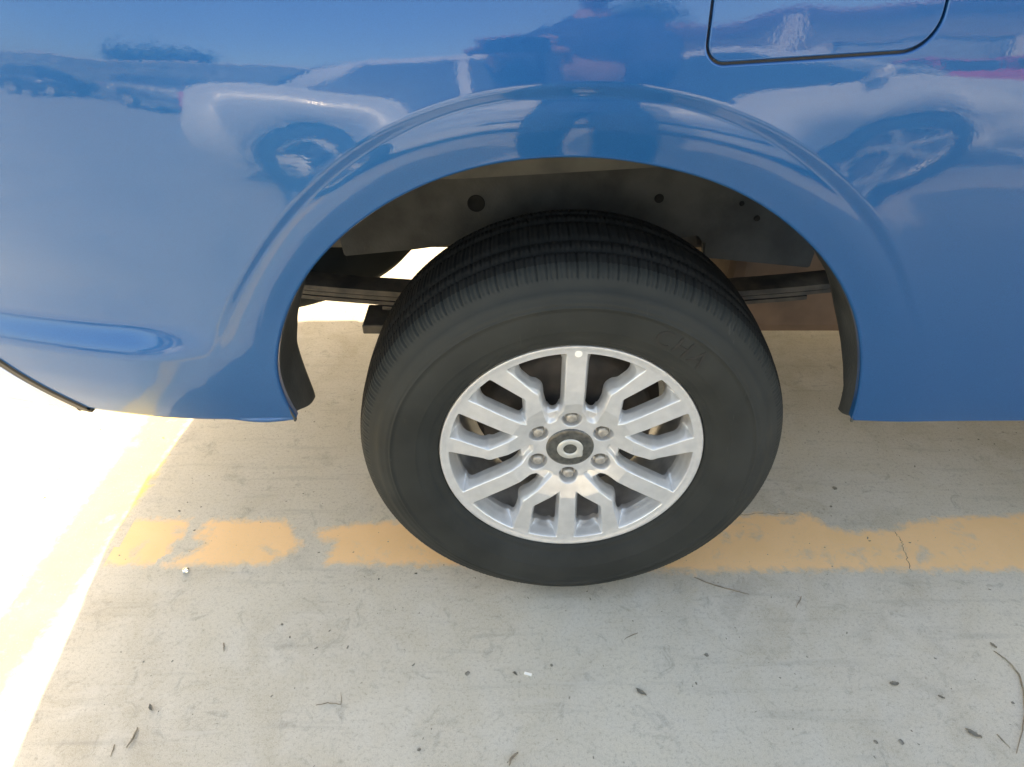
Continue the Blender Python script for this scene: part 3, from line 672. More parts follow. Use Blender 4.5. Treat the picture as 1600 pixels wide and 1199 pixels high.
def make_wheel(loc, flip=False, first=False):
    w = link(bpy.data.objects.new('wheel', None)); w.parent = truck; w.location = loc; w.empty_display_size = .1
    if flip: w.rotation_euler = (0, 0, PI)
    def sub(n, me, m):
        o = bpy.data.objects.new(n, me); 
        if not me.materials:
            for mm in (m if isinstance(m, list) else [m]): me.materials.append(mm)
        link(o); o.parent = w; return o
    sub('tyre', TYRE, M['tyre']); sub('rim', RIM, M['silver']); sub('rim_barrel', BARREL, M['silver_in']); sub('brake_drum', DRUM, M['drum'])
    for d in range(30, 360, 60):
        o = sub('lug_nut', NUT, M['nut']); o.location = (.0657*math.cos(R(d)), .036, .0657*math.sin(R(d))); o.rotation_euler = (0, R(d*1.7), 0)
    o = sub('centre_cap', CAP, [M['capblack'], M['emblem']]); o.location = (0, .0195, 0)
    if first:
        sub('sidewall_lettering', LET, M['letter'])
        bm = bmesh.new(); bmesh.ops.create_circle(bm, cap_ends=True, segments=16, radius=.0062, matrix=Matrix.Translation((0.002, .0025, .215)) @ Matrix.Rotation(PI/2, 4, 'X')); 
        r = bmesh.ops.extrude_face_region(bm, geom=bm.faces[:]); bmesh.ops.translate(bm, vec=(0, -.0012+.002, 0), verts=[v for v in r['geom'] if isinstance(v, bmesh.types.BMVert)])
        o = bm_obj('balance_dot', bm, M['stick'], w)
    return w
make_wheel((0, 0, .372), first=True); make_wheel((0, 1.80, .372), True)
make_wheel((3.15, 0, .372)); make_wheel((3.15, 1.80, .372), True)
# spare wheel slung under the tail
sp = new_obj('spare_tyre', lathe([(.22, -.10), (.25, -.115), (.30, -.12), (.345, -.11), (.375, -.08), (.382, 0), (.375, .08), (.345, .11), (.30, .12), (.25, .115), (.22, .10), (.21, 0), (.22, -.10)], 96, 'z', name='spare_tyre'), M['tyre'], truck)
sp.location = (-.715, .80, .50); sp.rotation_euler = (0, R(-3), 0)

# ------------------------------------------------------------------ cab and front of the truck (beyond the frame)
def front_side(mirror=None):
    p = Patch(); arch_patch(p, -.93, .62, 1.006, True, 200, 50); rect_patch(p, -.93, .62, 1.006, 1.06, 30, 8, True)
    p.build('front_fender', M['blue'], truck, mirror, 3.15)
    p = Patch(); rect_patch(p, 1.115, 2.215, .40, 1.10, 40, 40, True); p.build('door_panel', M['blue'], truck, mirror)
front_side(); front_side(1.83)
def loft(name, secs, m, parent, close=True):
    """secs: list of (x, half width, z list/profile)"""
    co = []; n = len(secs[0]); 
    for s_ in secs: co += s_
    f = grid_faces(len(secs), n, True).tolist(); f += [list(range(n))[::-1], [len(co)-n+k_ for k_ in range(n)]]
    return new_obj(name, mesh(name, co, f, False), m, parent)
def rsec(x, y0, y1, z0, z1, r=.06):
    return [(x, y0, z0), (x, y0, z1-r), (x, y0+r*.3, z1-r*.3), (x, y0+r, z1), (x, y1-r, z1), (x, y1-r*.3, z1-r*.3), (x, y1, z1-r), (x, y1, z0)]
loft('hood', [rsec(2.1, .02, 1.81, .95, 1.12), rsec(3.0, .03, 1.80, .95, 1.10), rsec(3.6, .06, 1.77, .9, 1.03), rsec(3.77, .10, 1.73, .60, .95)], M['blue'], truck)
loft('cab_roof', [rsec(1.16, .22, 1.61, 1.66, 1.74), rsec(1.5, .20, 1.63, 1.68, 1.80), rsec(2.1, .20, 1.63, 1.66, 1.78), rsec(2.3, .22, 1.61, 1.60, 1.66)], M['blue'], truck)
def gl(name, q, m): 
    o = new_obj(name, mesh(name, q, [(0, 1, 2, 3)], False), m, truck); s_ = o.modifiers.new('s', 'SOLIDIFY'); s_.thickness = .006; return o
for sy in (0, 1):
    Y = lambda y: y if sy == 0 else 1.83-y
    gl('cab_window', [(1.2, Y(.03), 1.08), (1.72, Y(.03), 1.08), (1.72, Y(.21), 1.68), (1.22, Y(.23), 1.66)], M['glass'])
    gl('cab_window', [(1.80, Y(.03), 1.08), (2.62, Y(.05), 1.08), (2.22, Y(.22), 1.64), (1.80, Y(.21), 1.68)], M['glass'])
    gl('cab_pillar', [(1.72, Y(.025), 1.06), (1.80, Y(.025), 1.06), (1.80, Y(.205), 1.69), (1.72, Y(.205), 1.69)], M['blue'])
gl('windscreen', [(2.68, .06, 1.10), (2.68, 1.77, 1.10), (2.24, 1.60, 1.66), (2.24, .23, 1.66)], M['glass'])
gl('rear_window', [(1.13, .05, 1.08), (1.13, 1.78, 1.08), (1.18, 1.60, 1.70), (1.18, .23, 1.70)], M['glass'])
box_obj('cab_sun_block', (1.90, .915, 1.06), (1.30, 1.32, 1.06), M['black'], truck, .02)  # solid fill added so that no sun passes through the cab glass
box_obj('cab_floor', (2.3, .915, .52), (2.7, 1.7, .08), M['chassis'], truck, .01)
box_obj('front_bumper', (3.85, .915, .60), (.16, 1.72, .24), M['blue'], truck, .04)
# ------------------------------------------------------------------ what stands behind the photographer (seen in the paint)
def extrude_y(name, outline, y0, y1, m, parent, bev=.03, inset=0):
    bm = bmesh.new(); vs = [bm.verts.new((x, y0, z)) for x, z in outline]; f = bm.faces.new(vs)
    r = bmesh.ops.extrude_face_region(bm, geom=[f]); v2 = [v for v in r['geom'] if isinstance(v, bmesh.types.BMVert)]
    bmesh.ops.translate(bm, vec=(0, y1-y0, 0), verts=v2)
    if bev: bmesh.ops.bevel(bm, geom=bm.edges[:], offset=bev, segments=3, affect='EDGES', clamp_overlap=True)
    return bm_obj(name, bm, m, parent, True)
CTYRE = lathe([(.20, .0), (.23, -.015), (.29, -.02), (.325, .0), (.33, .03), (.33, .17), (.31, .20), (.2, .2)], 40, name='tyre')
def crim():
    bm = bmesh.new()
    for k_ in range(5):
        a = k_/5*2*PI; bm_box(bm, (.11*math.cos(a), .012, .11*math.sin(a)), (.19, .02, .05), Matrix.Rotation(-a, 3, 'Y'), .005)
    bmesh.ops.create_circle(bm, cap_ends=True, segments=20, radius=.05, matrix=Matrix.Translation((0, -.002, 0)) @ Matrix.Rotation(PI/2, 4, 'X'))
    me2 = lathe([(.19, .08), (.195, .0), (.21, -.004), (.212, .01), (.20, .02)], 40, name='c'); bm.from_mesh(me2)
    me = bpy.data.meshes.new('rim'); bm.to_mesh(me); bm.free(); me.materials.append(M['silver_in']); return me
CRIM = crim(); CTYRE.materials.append(M['tyre'])
CDISC = lathe([(.0001, .07), (.2, .07)], 24, name='brake_disc'); CDISC.materials.append(M['drum'])
def arcpts(cx, r, n=12): return [(cx+r*math.cos(a), .33+r*math.sin(a)) for a in np.linspace(PI*1.08, -.08*PI, n)]
def make_car(name, label, cat, paint, loc, rz=0, group=None, xr=-1.33, xf=1.37):
    t = thing(name, label, cat, loc, rz, group); W = .87
    b0, b1 = xr-.85, xf+.83
    low = [(b0+.03, .30), (xr-.45, .26)]+arcpts(xr, .37)+[(xr+.43, .24), (xf-.42, .24)]+arcpts(xf, .37)+[(xf+.43, .26), (b1-.02, .30), (b1, .60), (b1-.12, .82), (1.20, .98), (1.0, 1.02), (b0+.3, 1.06), (b0+.08, 1.0), (b0, .62)]
    extrude_y('body', low, -W, W, paint, t, .035)
    # greenhouse: body coloured frame with glass let into it
    def frus(x0, x1, X0, X1, z0, z1, w0, w1, nm, m, bev=.03):
        bm = bmesh.new(); q = [(x0, -w0, z0), (x1, -w0, z0), (x1, w0, z0), (x0, w0, z0), (X0, -w1, z1), (X1, -w1, z1), (X1, w1, z1), (X0, w1, z1)]
        v = [bm.verts.new(p) for p in q]
        for f in ((0, 1, 5, 4), (1, 2, 6, 5), (2, 3, 7, 6), (3, 0, 4, 7), (4, 5, 6, 7), (3, 2, 1, 0)): bm.faces.new([v[i] for i in f])
        bmesh.ops.bevel(bm, geom=bm.edges[:], offset=bev, segments=3, affect='EDGES'); return bm_obj(nm, bm, m, t, True)
    frus(-2.0, 1.30, -1.55, .40, .98, 1.50, W-.02, W-.20, 'greenhouse', paint, .05)
    def pt(x, z, s): k_ = (z-.98)/.52; return (x, s*(W-.02-.18*k_+.006), z)
    for s in (-1, 1):
        for q in ([(-1.75, 1.06), (-1.12, 1.06), (-1.12, 1.43), (-1.50, 1.43)], [(-1.04, 1.05), (-.22, 1.05), (-.22, 1.44), (-1.04, 1.44)], [(-.12, 1.04), (.92, 1.03), (.36, 1.43), (-.12, 1.44)]):
            me = mesh('window', [pt(x, z, s) for x, z in q], [(0, 1, 2, 3) if s < 0 else (3, 2, 1, 0)], False); o = new_obj('window', me, M['glass'], t); sm = o.modifiers.new('s', 'SOLIDIFY'); sm.thickness = .008; sm.offset = 0
        for x in (-.95, .02): box_obj('door_handle', (x, s*(W+.012), .90), (.16, .03, .025), paint, t, .008)
        box_obj('door_seam', (-.17, s*(W+.0015), .66), (.008, .004, .66), M['black'], t, 0); box_obj('side_moulding', (-.05, s*(W+.008), .50), (1.7, .016, .05), M['black'], t, .004)
        box_obj('mirror', (.86, s*(W+.09), 1.06), (.10, .18, .12), paint, t, .03)
        box_obj('headlight', (b1-.15, s*.66, .74), (.25, .34, .13), M['glass'], t, .03); box_obj('tail_light', (b0+.06, s*.70, .86), (.12, .25, .20), M['redpaint'], t, .03)
        for x in (xr, xf):
            w = link(bpy.data.objects.new('wheel', None)); w.parent = t; w.location = (x, s*(W-.01), .33); w.rotation_euler = (0, 0, 0 if s < 0 else PI)
            for n_, me in (('tyre', CTYRE), ('rim', CRIM), ('brake_disc', CDISC)): o = link(bpy.data.objects.new(n_, me)); o.parent = w
    for a in (((1.24, 1.05), (.46, 1.44)), ((-1.96, 1.08), (-1.60, 1.44))):
        (x0, z0), (x1, z1) = a; s = 1 if x0 > 0 else -1; e = .012*s
        new_obj('windscreen' if s > 0 else 'rear_window', mesh('w', [(x0+e, -.76, z0), (x0+e, .76, z0), (x1+e, .62, z1), (x1+e, -.62, z1)], [(0, 1, 2, 3)], False), M['glass'], t)
    box_obj('grille', (b1-.015, 0, .58), (.04, .9, .22), M['black'], t, .01); box_obj('underbody', (0, 0, .32), (3.9, 1.5, .14), M['chassis'], t, .02)
    return t
M['greycar'] = mat('grey_car_paint', (.20, .21, .22), .3, .3, 1.0)
make_car('parked_car', 'white saloon parked in the bay opposite, mirrored in the blue paint above the wheel arch', 'car', M['white'], (.68, -3.45, 0), 0, None, -1.75, 1.18)
make_car('parked_car', 'grey hatchback parked before the far building, mirrored small in the blue paint', 'car', M['greycar'], (-6.5, -11.2, 0), R(4))
make_car('parked_car', 'red hatchback parked to the right before the far building, mirrored in the fuel door', 'car', M['redpaint'], (6.2, -9.6, 0), R(-6))

# far building
M['render'] = noise_col(mat('cream_render', (.42, .40, .34), .9), 3, (.34, .32, .28), (.50, .47, .40))
M['roofm'] = noise_col(mat('sheet_roof', (.22, .12, .09), .6), 5, (.16, .09, .07), (.28, .16, .12))
b = thing('building', 'long low shop building with shutters across the car park, mirrored in the paint', 'building', (17.5, -17, 0))
box_obj('wall', (0, 0, 1.9), (36, 6, 3.8), M['render'], b, .02)
extrude_y('roof', [(-18.4, 3.81), (18.4, 3.81), (18.4, 3.95), (-18.4, 3.95)], -4, 4.6, M['roofm'], b, .02)
for k_ in range(7):
    x = -15+k_*5; f = box_obj('shutter_frame', (x, 3.06, 1.45), (3.4, .12, 2.9), M['black'], b, .01); box_obj('shutter', (x, 3.13, 1.4), (3.1, .03, 2.7), M['greycar'] if k_ % 2 else M['glass'], b, .004)
for k_ in range(8): box_obj('column', (-18+k_*5.1, 4.3, 1.9), (.22, .22, 3.8), M['render'], b, .01)

M['darkwall'] = noise_col(mat('grey_green_render', (.13, .15, .15), .9), 2, (.08, .10, .10), (.17, .18, .17))  # mottled dark grey-green
M['bluecar'] = mat('dark_blue_car_paint', (.02, .03, .07), .3, .2, 1.0)
make_car('parked_car', 'dark blue hatchback parked left of the grey one across the car park', 'car', M['bluecar'], (-12.5, -11.4, 0), R(-2))
wl_ = thing('boundary_wall', 'dark grey-green boundary wall behind the far parked cars', 'wall', (-14.5, -15.5, 0))
box_obj('wall', (0, 0, 1.3), (27, .2, 2.6), M['darkwall'], wl_, .01); box_obj('coping', (0, 0, 2.64), (27.1, .3, .08), M['concrete'], wl_, .01)
# trees over the building
M['bark'] = noise_col(mat('bark', (.12, .09, .06), .9), 12, (.08, .06, .045), (.17, .13, .09))
M['leaf'] = noise_col(mat('leaf_green', (.06, .10, .03), .7), 1.2, (.035, .07, .02), (.09, .14, .045))
def crown_mesh(seed, rad, n=2600):
    rg = np.random.default_rng(seed); cl = rg.normal(size=(26, 3)); cl /= np.linalg.norm(cl, axis=1, keepdims=True); cl *= rad*rg.uniform(.25, .85, (26, 1)); cl[:, 2] *= .75
    c = cl[rg.integers(0, 26, n)]+rg.normal(size=(n, 3))*rad*.17; u = rg.normal(size=(n, 3)); u = norm(u); v = norm(np.cross(u, rg.normal(size=(n, 3)))); s = rg.uniform(.07, .15, (n, 1))
    co = np.stack([c-u*s, c+v*s*.6, c+u*s, c-v*s*.6], 1).reshape(-1, 3); return big_mesh('crown', co, np.arange(n*4).reshape(-1, 4), False)
CR = [crown_mesh(s_, 2.2) for s_ in (1, 2, 3)]
for me in CR: me.materials.append(M['leaf'])
TL = ['broad tree well behind the left end of the dark boundary wall', 'tall tree rising behind the left end of the far building', 'leaning tree behind the right end of the far building', 'young tree just behind the dark boundary wall']
for i, (x, y, h) in enumerate([(-16, -24, 4.6), (3, -22.5, 7.5), (14, -22, 6.2), (-9.5, -17.5, 3.6)]):
    t = thing('tree', TL[i], 'tree', (x, y, 0), i*1.3)
    new_obj('trunk', tube_mesh([(0, 0, -.1), (.05, .02, h*.3), (-.1, .1, h*.55), (.15, .0, h*.8)], [.19, .15, .11, .05], 9, 'trunk'), M['bark'], t)
    for a in (0, 2.1, 4.2): new_obj('branch', tube_mesh([(0, 0, h*.45), (.5*math.cos(a), .5*math.sin(a), h*.62), (1.2*math.cos(a), 1.2*math.sin(a), h*.8)], [.08, .06, .025], 7, 'branch'), M['bark'], t)
    c = link(bpy.data.objects.new('crown', CR[i % 3])); c.parent = t; c.location = (0, 0, h*.86); c.scale = (1.1, 1.1, 1.0 if i < 3 else .7)

# ------------------------------------------------------------------ the photographer
def skinned(name, joints, edges, m, parent, sub=2, root=0):
    me = bpy.data.meshes.new(name); me.from_pydata([j[0] for j in joints], edges, []); o = new_obj(name, me, m, parent)
    sk = o.modifiers.new('skin', 'SKIN'); sk.use_smooth_shade = True
    for v, j in zip(me.skin_vertices[0].data, joints):
        r = j[1]; v.radius = r if isinstance(r, tuple) else (r, r)
    for i, v in enumerate(me.skin_vertices[0].data): v.use_root = (i == root)
    s_ = o.modifiers.new('sub', 'SUBSURF'); s_.levels = sub; s_.render_levels = sub
    return o
cp = Vector(cam_o.location); fw = Vector((0, math.cos(R(36.33)), -math.sin(R(36.33)))); upv = Vector((0, math.sin(R(36.33)), math.cos(R(36.33))))
pc = cp-fw*.014
ph_ = thing('phone', 'black phone held level in both hands, mirrored in the paint', 'phone', tuple(pc-fw*.004))
pb_ = box_obj('phone_body', (0, 0, 0), (.155, .008, .074), M['phone'], ph_, .003, Matrix.Rotation(-R(36.33), 3, 'X'))
per = thing('person', 'person in navy shirt and dark trousers holding a phone, mirrored in the paint', 'person', (.12, -1.42, 0))
def P_(x, y, z): return (x, y, z)
J = [(P_(0, 0, .93), (.112, .085)),                                     # 0 pelvis
     (P_(0, .01, 1.08), (.125, .095)), (P_(0, .03, 1.24), (.135, .095)), (P_(0, .06, 1.35), (.105, .075)), (P_(0, .085, 1.43), (.065, .06)), (P_(0, .125, 1.50), (.052, .055)),
     (P_(-.165, .06, 1.345), .046), (P_(-.235, .13, 1.19), .047), (P_(-.262, .36, 1.17), .036), (P_(-.275, .415, 1.18), .029),     # left arm
     (P_(.165, .06, 1.345), .046), (P_(.185, .14, 1.17), .047), (P_(.02, .36, 1.16), .036), (P_(-.115, .43, 1.17), .029),        # right arm
     (P_(-.095, .0, .86), .095), (P_(-.11, .03, .50), .062), (P_(-.12, -.01, .10), .042),
     (P_(.095, .0, .86), .095), (P_(.11, .02, .50), .062), (P_(.12, -.03, .10), .042)]
E_ = [(0, 1), (1, 2), (2, 3), (3, 4), (4, 5), (3, 6), (6, 7), (7, 8), (8, 9), (3, 10), (10, 11), (11, 12), (12, 13), (0, 14), (14, 15), (15, 16), (0, 17), (17, 18), (18, 19)]
skinned('body', J, E_, M['skin'], per)
# clothes follow the body
def grow(js, k_): return [(p, (tuple(q*k_ for q in r) if isinstance(r, tuple) else r*k_)) for p, r in js]
def fused(name, tubes, m, voxel=.012):
    """garment: overlapping sleeves and trunk of varying section fused into one skin"""
    co = []; f = []
    for sec in tubes:                                   # sec: list of (centre, rx, ry)
        n = 20; base = len(co); P = [Vector(s_[0]) for s_ in sec]
        for i, (c, rx, ry) in enumerate(sec):
            t = (P[min(i+1, len(P)-1)]-P[max(i-1, 0)]).normalized(); ax = Vector((1, 0, 0)) if abs(t.x) < .8 else Vector((0, 1, 0)); ax = (ax-t*ax.dot(t)).normalized(); ay = t.cross(ax)
            for k_ in range(n): w = k_/n*2*PI; co.append(P[i]+ax*math.cos(w)*rx+ay*math.sin(w)*ry)
        f += (grid_faces(len(sec), n, True)+base).tolist(); f += [list(range(base, base+n))[::-1], list(range(len(co)-n, len(co)))]
    o = new_obj(name, mesh(name, co, f), m, per); rm = o.modifiers.new('r', 'REMESH'); rm.mode = 'VOXEL'; rm.voxel_size = voxel; rm.use_smooth_shade = True
    sm = o.modifiers.new('sm', 'SMOOTH'); sm.iterations = 6; sm.factor = .6; return o
V_ = Vector
fused('shirt', [[((0, 0, .80), .178, .132), ((0, 0, .90), .172, .128), ((0, .01, 1.05), .160, .118), ((0, .03, 1.22), .185, .128), ((0, .05, 1.33), .195, .122), ((0, .06, 1.385), .175, .105), ((0, .07, 1.42), .12, .088), ((0, .085, 1.455), .078, .072)],
                [((-.11, .055, 1.36), .072, .078), ((-.20, .085, 1.30), .066, .066), ((-.235, .13, 1.19), .058, .058), ((-.255, .25, 1.17), .052, .052), ((-.265, .37, 1.172), .044, .044)],
                [((.11, .055, 1.36), .072, .078), ((.18, .09, 1.28), .066, .066), ((.185, .14, 1.17), .058, .058), ((.09, .27, 1.16), .052, .052), ((-.04, .38, 1.162), .044, .044)]], M['shirt'])
fused('trousers', [[((0, 0, .97), .160, .118), ((0, 0, .86), .170, .125), ((0, 0, .78), .155, .115)],
                   [((-.085, 0, .88), .09, .10), ((-.10, .01, .72), .095, .10), ((-.11, .03, .50), .078, .080), ((-.12, -.005, .12), .068, .072)],
                   [((.085, 0, .88), .09, .10), ((.10, .01, .72), .095, .10), ((.11, .02, .50), .078, .080), ((.12, -.02, .12), .068, .072)]], M['trouser'])
for s in (-1, 1): skinned('shoe', [(P_(s*.12, -.03, .05), (.042, .045)), (P_(s*.125, .06, .04), (.046, .036)), (P_(s*.13, .16, .03), (.040, .026))], [(0, 1), (1, 2)], M['black'], per)
# head, looking down at the phone
bm = bmesh.new(); bmesh.ops.create_uvsphere(bm, u_segments=40, v_segments=28, radius=1)
for v in bm.verts:
    x, y, z = v.co; X = x*.076*(1-.22*max(0, -z)); Y = y*.096; Z = z*.118
    if z < -.2: Y += .012*(-z-.2)*(1 if y > 0 else -1.2)
    nose = math.exp(-((X/.011)**2))*math.exp(-(((Z+.008)/.022)**2))*(y > .5); Y += .020*nose
    for s in (-1, 1): Y -= .010*math.exp(-(((X-s*.030)/.014)**2)-(((Z-.014)/.010)**2))*(y > .3)
    Y += .005*math.exp(-((X/.022)**2)-(((Z+.052)/.007)**2))*(y > .3)
    v.co = (X, Y, Z)
hd = bm_obj('head', bm, M['skin'], per, True); hd.location = (0, .165, 1.575); hd.rotation_euler = (R(-38), 0, R(12))
def hpart(name, me, m): o = new_obj(name, me, m, hd); return o
for s in (-1, 1):
    bm = bmesh.new(); bmesh.ops.create_uvsphere(bm, u_segments=14, v_segments=10, radius=.010); bmesh.ops.translate(bm, vec=(s*.030, .0735, .014), verts=bm.verts); bm_obj('eye', bm, M['stick'], hd, True)
    bm = bmesh.new(); bmesh.ops.create_uvsphere(bm, u_segments=12, v_segments=8, radius=.005); bmesh.ops.translate(bm, vec=(s*.030, .0805, .011), verts=bm.verts); bm_obj('iris', bm, M['hair'], hd, True)
    bm = bmesh.new(); bmesh.ops.create_uvsphere(bm, u_segments=14, v_segments=10, radius=1); bmesh.ops.scale(bm, vec=(.008, .018, .030), verts=bm.verts); bmesh.ops.translate(bm, vec=(s*.078, -.004, -.002), verts=bm.verts); bm_obj('ear', bm, M['skin'], hd, True)
bm = bmesh.new(); bmesh.ops.create_uvsphere(bm, u_segments=36, v_segments=24, radius=1)
rr_ = random.Random(3)
for v in bm.verts:
    x, y, z = v.co; v.co = (x*.084+rr_.uniform(-.002, .002), y*.104-.010, z*.122+.010)
bmesh.ops.delete(bm, geom=[v for v in bm.verts if (v.co.y > .028 and v.co.z < .062) or v.co.z < -.045], context='VERTS')
bm_obj('hair', bm, M['hair'], hd, True).modifiers.new('s', 'SOLIDIFY').thickness = .006
# hands closed on the two ends of the phone
def hand(side, c):
    """palm behind the end of the phone, thumb over the near edge, four fingers round the back edge"""
    js = [((c[0]+side*.055, c[1]-.035, c[2]-.025), (.026, .022)), ((c[0]+side*.030, c[1]-.018, c[2]-.018), (.036, .016)), ((c[0]+side*.012, c[1]-.004, c[2]-.006), (.034, .012))]
    ed = [(0, 1), (1, 2)]; h = skinned('hand', js, ed, M['skin'], per, 2)
    for i, (L_, r) in enumerate(((.062, .0085), (.070, .009), (.064, .0085), (.050, .0075))):
        o = -.028+i*.019; base = Vector((c[0]+side*.018, c[1], c[2]))+upv*o-fw*.004
        a = base+fw*.020*0+Vector((side*-.008, 0, 0))-fw*.016; b_ = a+Vector((-side*L_*.45, 0, 0))-fw*.004; d_ = b_+Vector((-side*L_*.30, 0, 0))+fw*.006
        skinned('finger', [(tuple(base), r), (tuple(a), r), (tuple(b_), r*.9), (tuple(d_), r*.75)], [(0, 1), (1, 2), (2, 3)], M['skin'], h, 2)
    t0 = Vector(c)+Vector((side*.030, 0, 0))-upv*.030-fw*.014; t1 = t0+Vector((-side*.020, 0, 0))-upv*.014-fw*.010; t2 = t1+Vector((-side*.028, 0, 0))+upv*.018-fw*.004
    skinned('thumb', [(tuple(t0), .013), (tuple(t1), .011), (tuple(t2), .009)], [(0, 1), (1, 2)], M['skin'], h, 2)
off = Vector((.12, -1.42, 0))
hand(-1, tuple(pc-Vector((.078, 0, 0))-off-fw*.006)); hand(1, tuple(pc+Vector((.078, 0, 0))-off-fw*.006))
# ------------------------------------------------------------------ litter on the concrete
M['drystem'] = noise_col(mat('dry_stem', (.2, .17, .13), .85), 60, (.14, .12, .095), (.27, .24, .19))
M['dryleaf'] = noise_col(mat('dry_leaf', (.13, .12, .085), .8), 80, (.15, .14, .115), (.26, .24, .195))
M['stone'] = noise_col(mat('pebble_stone', (.12, .115, .105), .9), 90, (.12, .115, .10), (.28, .27, .24))
M['foil'] = mat('foil', (.75, .75, .73), .22, .9)
def gpt(x, y):
    """point of the ground seen at this place of the photograph (measured once, used as world position)"""
    P = R(36.33); v = (y-599.5)/1100; dz = -math.sin(P)-v*math.cos(P); t = -1.209/dz
    return Vector((-.1035+t*(x-800)/1100, -.922+t*(math.cos(P)-v*math.sin(P)), 0))
def twig(label, pts, r, group='twigs lying on the concrete', m='drystem', seed=0):
    rr = random.Random(seed); P = [gpt(*p) for p in pts]; c = sum(P, Vector())/len(P); c.z = 0; Q = []
    for i in range(len(P)-1):
        for k_ in range(5): Q.append(P[i].lerp(P[i+1], k_/5))
    Q.append(P[-1]); Q = [(q.x-c.x+rr.uniform(-.0006, .0006), q.y-c.y+rr.uniform(-.0006, .0006), r*1.1+rr.uniform(0, r)) for q in Q]
    n = len(Q); o = new_obj('twig', tube_mesh(Q, [r*(.45+.55*math.sin(PI*min(1, (i+1.5)/(n)))) for i in range(n)], 7, 'twig'), M[m]); o.location = c
    return tag(o, label, 'twig', group)
twig('short straight twig standing clear between the bay line and the photo\'s lower left', [(350, 1006), (350, 1019)], .0011, seed=1)
twig('thin bent twig forming an L on the bare concrete below the tyre\'s left', [(493, 1103), (512, 1099), (533, 1101), (533, 1083)], .0008, seed=2)
twig('dark forked twig near the bottom left, left of the L-shaped one', [(216, 1138), (207, 1158), (198, 1170)], .0017, seed=3)
twig('small dark twig at the bottom left edge beside the forked one', [(180, 1164), (173, 1184)], .0010, seed=4)
twig('curved brown twig at the bottom edge below the wheel', [(809, 1178), (799, 1186), (795, 1198)], .0021, seed=5)
twig('hair-thin stem right below the wheel rim', [(996, 990), (985, 994), (975, 1000)], .0007, seed=6)
twig('long dark smudged twig right of where the tyre meets the ground', [(1085, 903), (1117, 916), (1145, 923), (1170, 930)], .0013, seed=7)
twig('short stem under the orange line, left of the crack', [(1252, 933), (1244, 950)], .0009, seed=8)
twig('long curved dry stem along the right edge of the photo', [(1552, 1018), (1574, 1034), (1591, 1054), (1599, 1083), (1601, 1112), (1597, 1141), (1587, 1178)], .0016, seed=9)
twig('fine pale-brown stem left of the long curved one near the right edge', [(1557, 1148), (1578, 1170)], .0009, seed=10)
def leaf(label, px, L, W_, a, seed=0, m='dryleaf'):
    rr = random.Random(seed); n = 9; co = []; c = gpt(*px)
    for i in range(n):
        s_ = i/(n-1); x = (s_-.5)*L; w = W_*math.sin(PI*min(max(s_, .02), .97))**.8*(.85+.3*rr.random()); b_ = .25*L*(s_-.5)**2
        for j in (-1, -.5, 0, .5, 1): co.append((x, b_+j*w/2, .0012+abs(j)**2*.0028*rr.uniform(.5, 1.3)+.002*rr.random()*(i % 2)))
    o = new_obj('dry_leaf', mesh('dry_leaf', co, grid_faces(n, 5).tolist()), M[m]); o.location = c; o.rotation_euler = (0, 0, a); sm = o.modifiers.new('s', 'SOLIDIFY'); sm.thickness = .0005
    return tag(o, label, 'leaf', 'dry leaf scraps on the concrete')
leaf('dark curled leaf scrap right below the wheel, the largest there', (1001, 1083), .022, .008, R(-40), 1)
leaf('brown leaf scrap left of the forked twig, near the lower left', (236, 1107), .014, .006, R(-55), 2)
leaf('small dark leaf scrap beside the white paper chip', (805, 1054), .010, .005, R(-50), 3)
leaf('flat grey leaf scrap in the lower right, nearest the middle', (1397, 1070), .017, .009, R(-5), 4)
leaf('long grey leaf scrap in the lower right corner', (1520, 1148), .026, .009, R(-38), 5)
leaf('thin brown leaf scrap above the long grey one in the lower right', (1470, 1091), .011, .004, R(-30), 6)
leaf('small pointed leaf scrap at the upper end of the long curved stem', (1551, 1010), .013, .005, R(-60), 7)
def pebble(label, px, r, sq=.5, seed=0, m='stone'):
    bm = bmesh.new(); bmesh.ops.create_icosphere(bm, subdivisions=2, radius=r); rr = random.Random(seed)
    for v in bm.verts: v.co *= rr.uniform(.62, .95); v.co.z *= sq; v.co.x *= 1.2
    o = bm_obj('pebble', bm, M[m], None, False); o.location = gpt(*px)+Vector((0, 0, r*sq*.7)); o.rotation_euler = (0, 0, rr.uniform(0, 6))
    return tag(o, label, 'pebble', 'pebbles and grit on the concrete')
pebble('round dark pebble on the concrete left of the white chip', (730, 1053), .0052, .4, 1)
pebble('dark pebble in the shade above the orange line, right of the tyre', (1304, 764), .0065, .45, 2)
pebble('small dark pebble just below the dark one right of the tyre', (1298, 792), .0035, .5, 3)
pebble('grey pebble at the bottom edge, left of the curved brown twig', (655, 1172), .0034, .6, 4)
pebble('dark crumb on bare concrete right of the short straight twig', (441, 976), .0030, .5, 5)
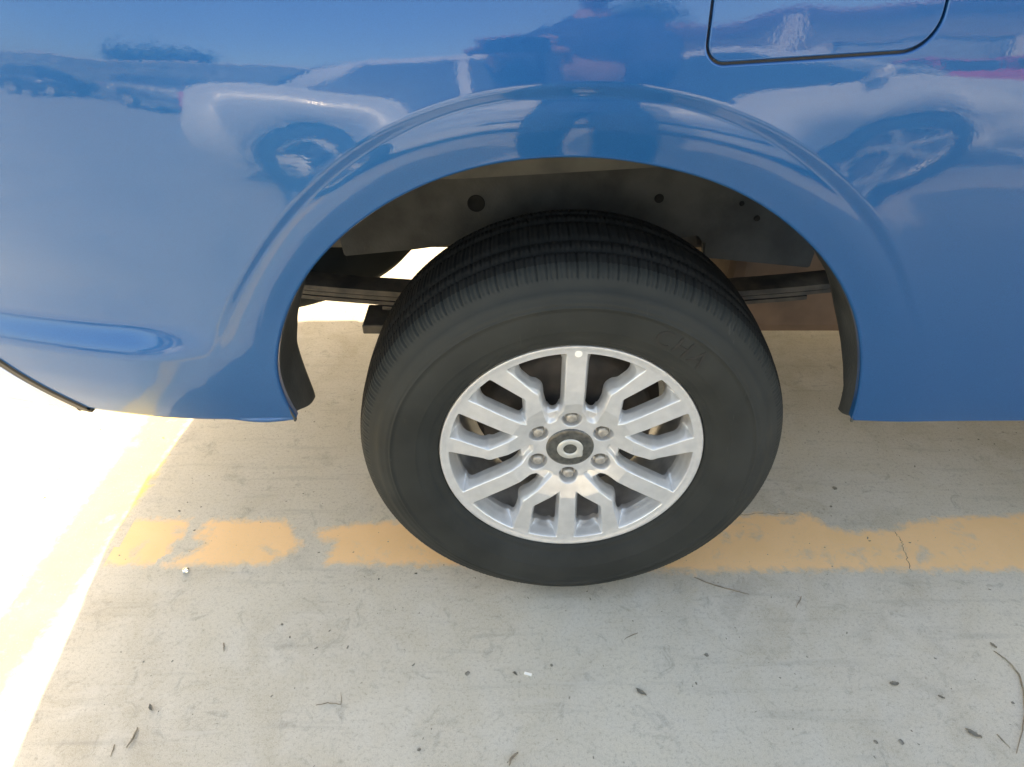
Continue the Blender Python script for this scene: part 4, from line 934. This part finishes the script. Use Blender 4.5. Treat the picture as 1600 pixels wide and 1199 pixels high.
pebble('grey crumb under the bay line, above the L-shaped twig', (453, 996), .0024, .6, 6)
pebble('flat grey pebble low in the right corner, below the flat leaf scrap', (1408, 1160), .0055, .3, 7)
pebble('grey pebble left of the flat one in the lower right corner', (1368, 1160), .0040, .4, 8)
pebble('dark crumb at the far right, above the long curved stem\'s lower end', (1582, 1099), .0030, .6, 9)
pebble('dark stained crumb midway between wheel and right edge', (1104, 1024), .0046, .3, 10)
pebble('tiny dark crumb right of the white chip', (862, 1040), .0034, .4, 11)
pebble('dark crumb on the bare gap left of the tyre in the bay line', (304, 829), .0026, .5, 12)
ch = box_obj('paper_chip', (0, 0, .0016), (.0145, .0052, .0022), M['stick'], None, .0006); ch.location = gpt(825, 1054); ch.rotation_euler = (0, 0, R(-16)); tag(ch, 'small white chip lying on the concrete below the tyre', 'chip')
bm = bmesh.new(); bmesh.ops.create_icosphere(bm, subdivisions=2, radius=.007)
rr_ = random.Random(5)
for v in bm.verts: v.co *= rr_.uniform(.6, 1.25); v.co.z *= .45
fo = bm_obj('foil_scrap', bm, M['foil']); fo.location = gpt(290, 893)+Vector((0, 0, .003)); tag(fo, 'crumpled bit of shiny foil just below the bay line', 'foil scrap')
# grit: specks nobody could count
co = []; fs = []
for i in range(1500):
    x = rng.uniform(-1.5, 1.6); y = rng.uniform(-.6, 1.6); s_ = abs(rng.normal())*.0007+.0005; a = rng.uniform(0, 6.28); k_ = len(co); e = rng.uniform(.6, 2.2)
    for dx, dy, dz in ((-1, -.6, 0), (1, -.7, 0), (.8, .7, 0), (-.7, .8, 0), (.1, 0, .8)):
        co.append((x+s_*(dx*e*math.cos(a)-dy*math.sin(a)), y+s_*(dx*e*math.sin(a)+dy*math.cos(a)), dz*s_+.0002))
    fs += [(k_, k_+1, k_+4), (k_+1, k_+2, k_+4), (k_+2, k_+3, k_+4), (k_+3, k_, k_+4)]
tag(new_obj('grit', mesh('grit', co, fs, False), M['stone']), 'fine dark grit scattered over the concrete', 'grit', kind='stuff')
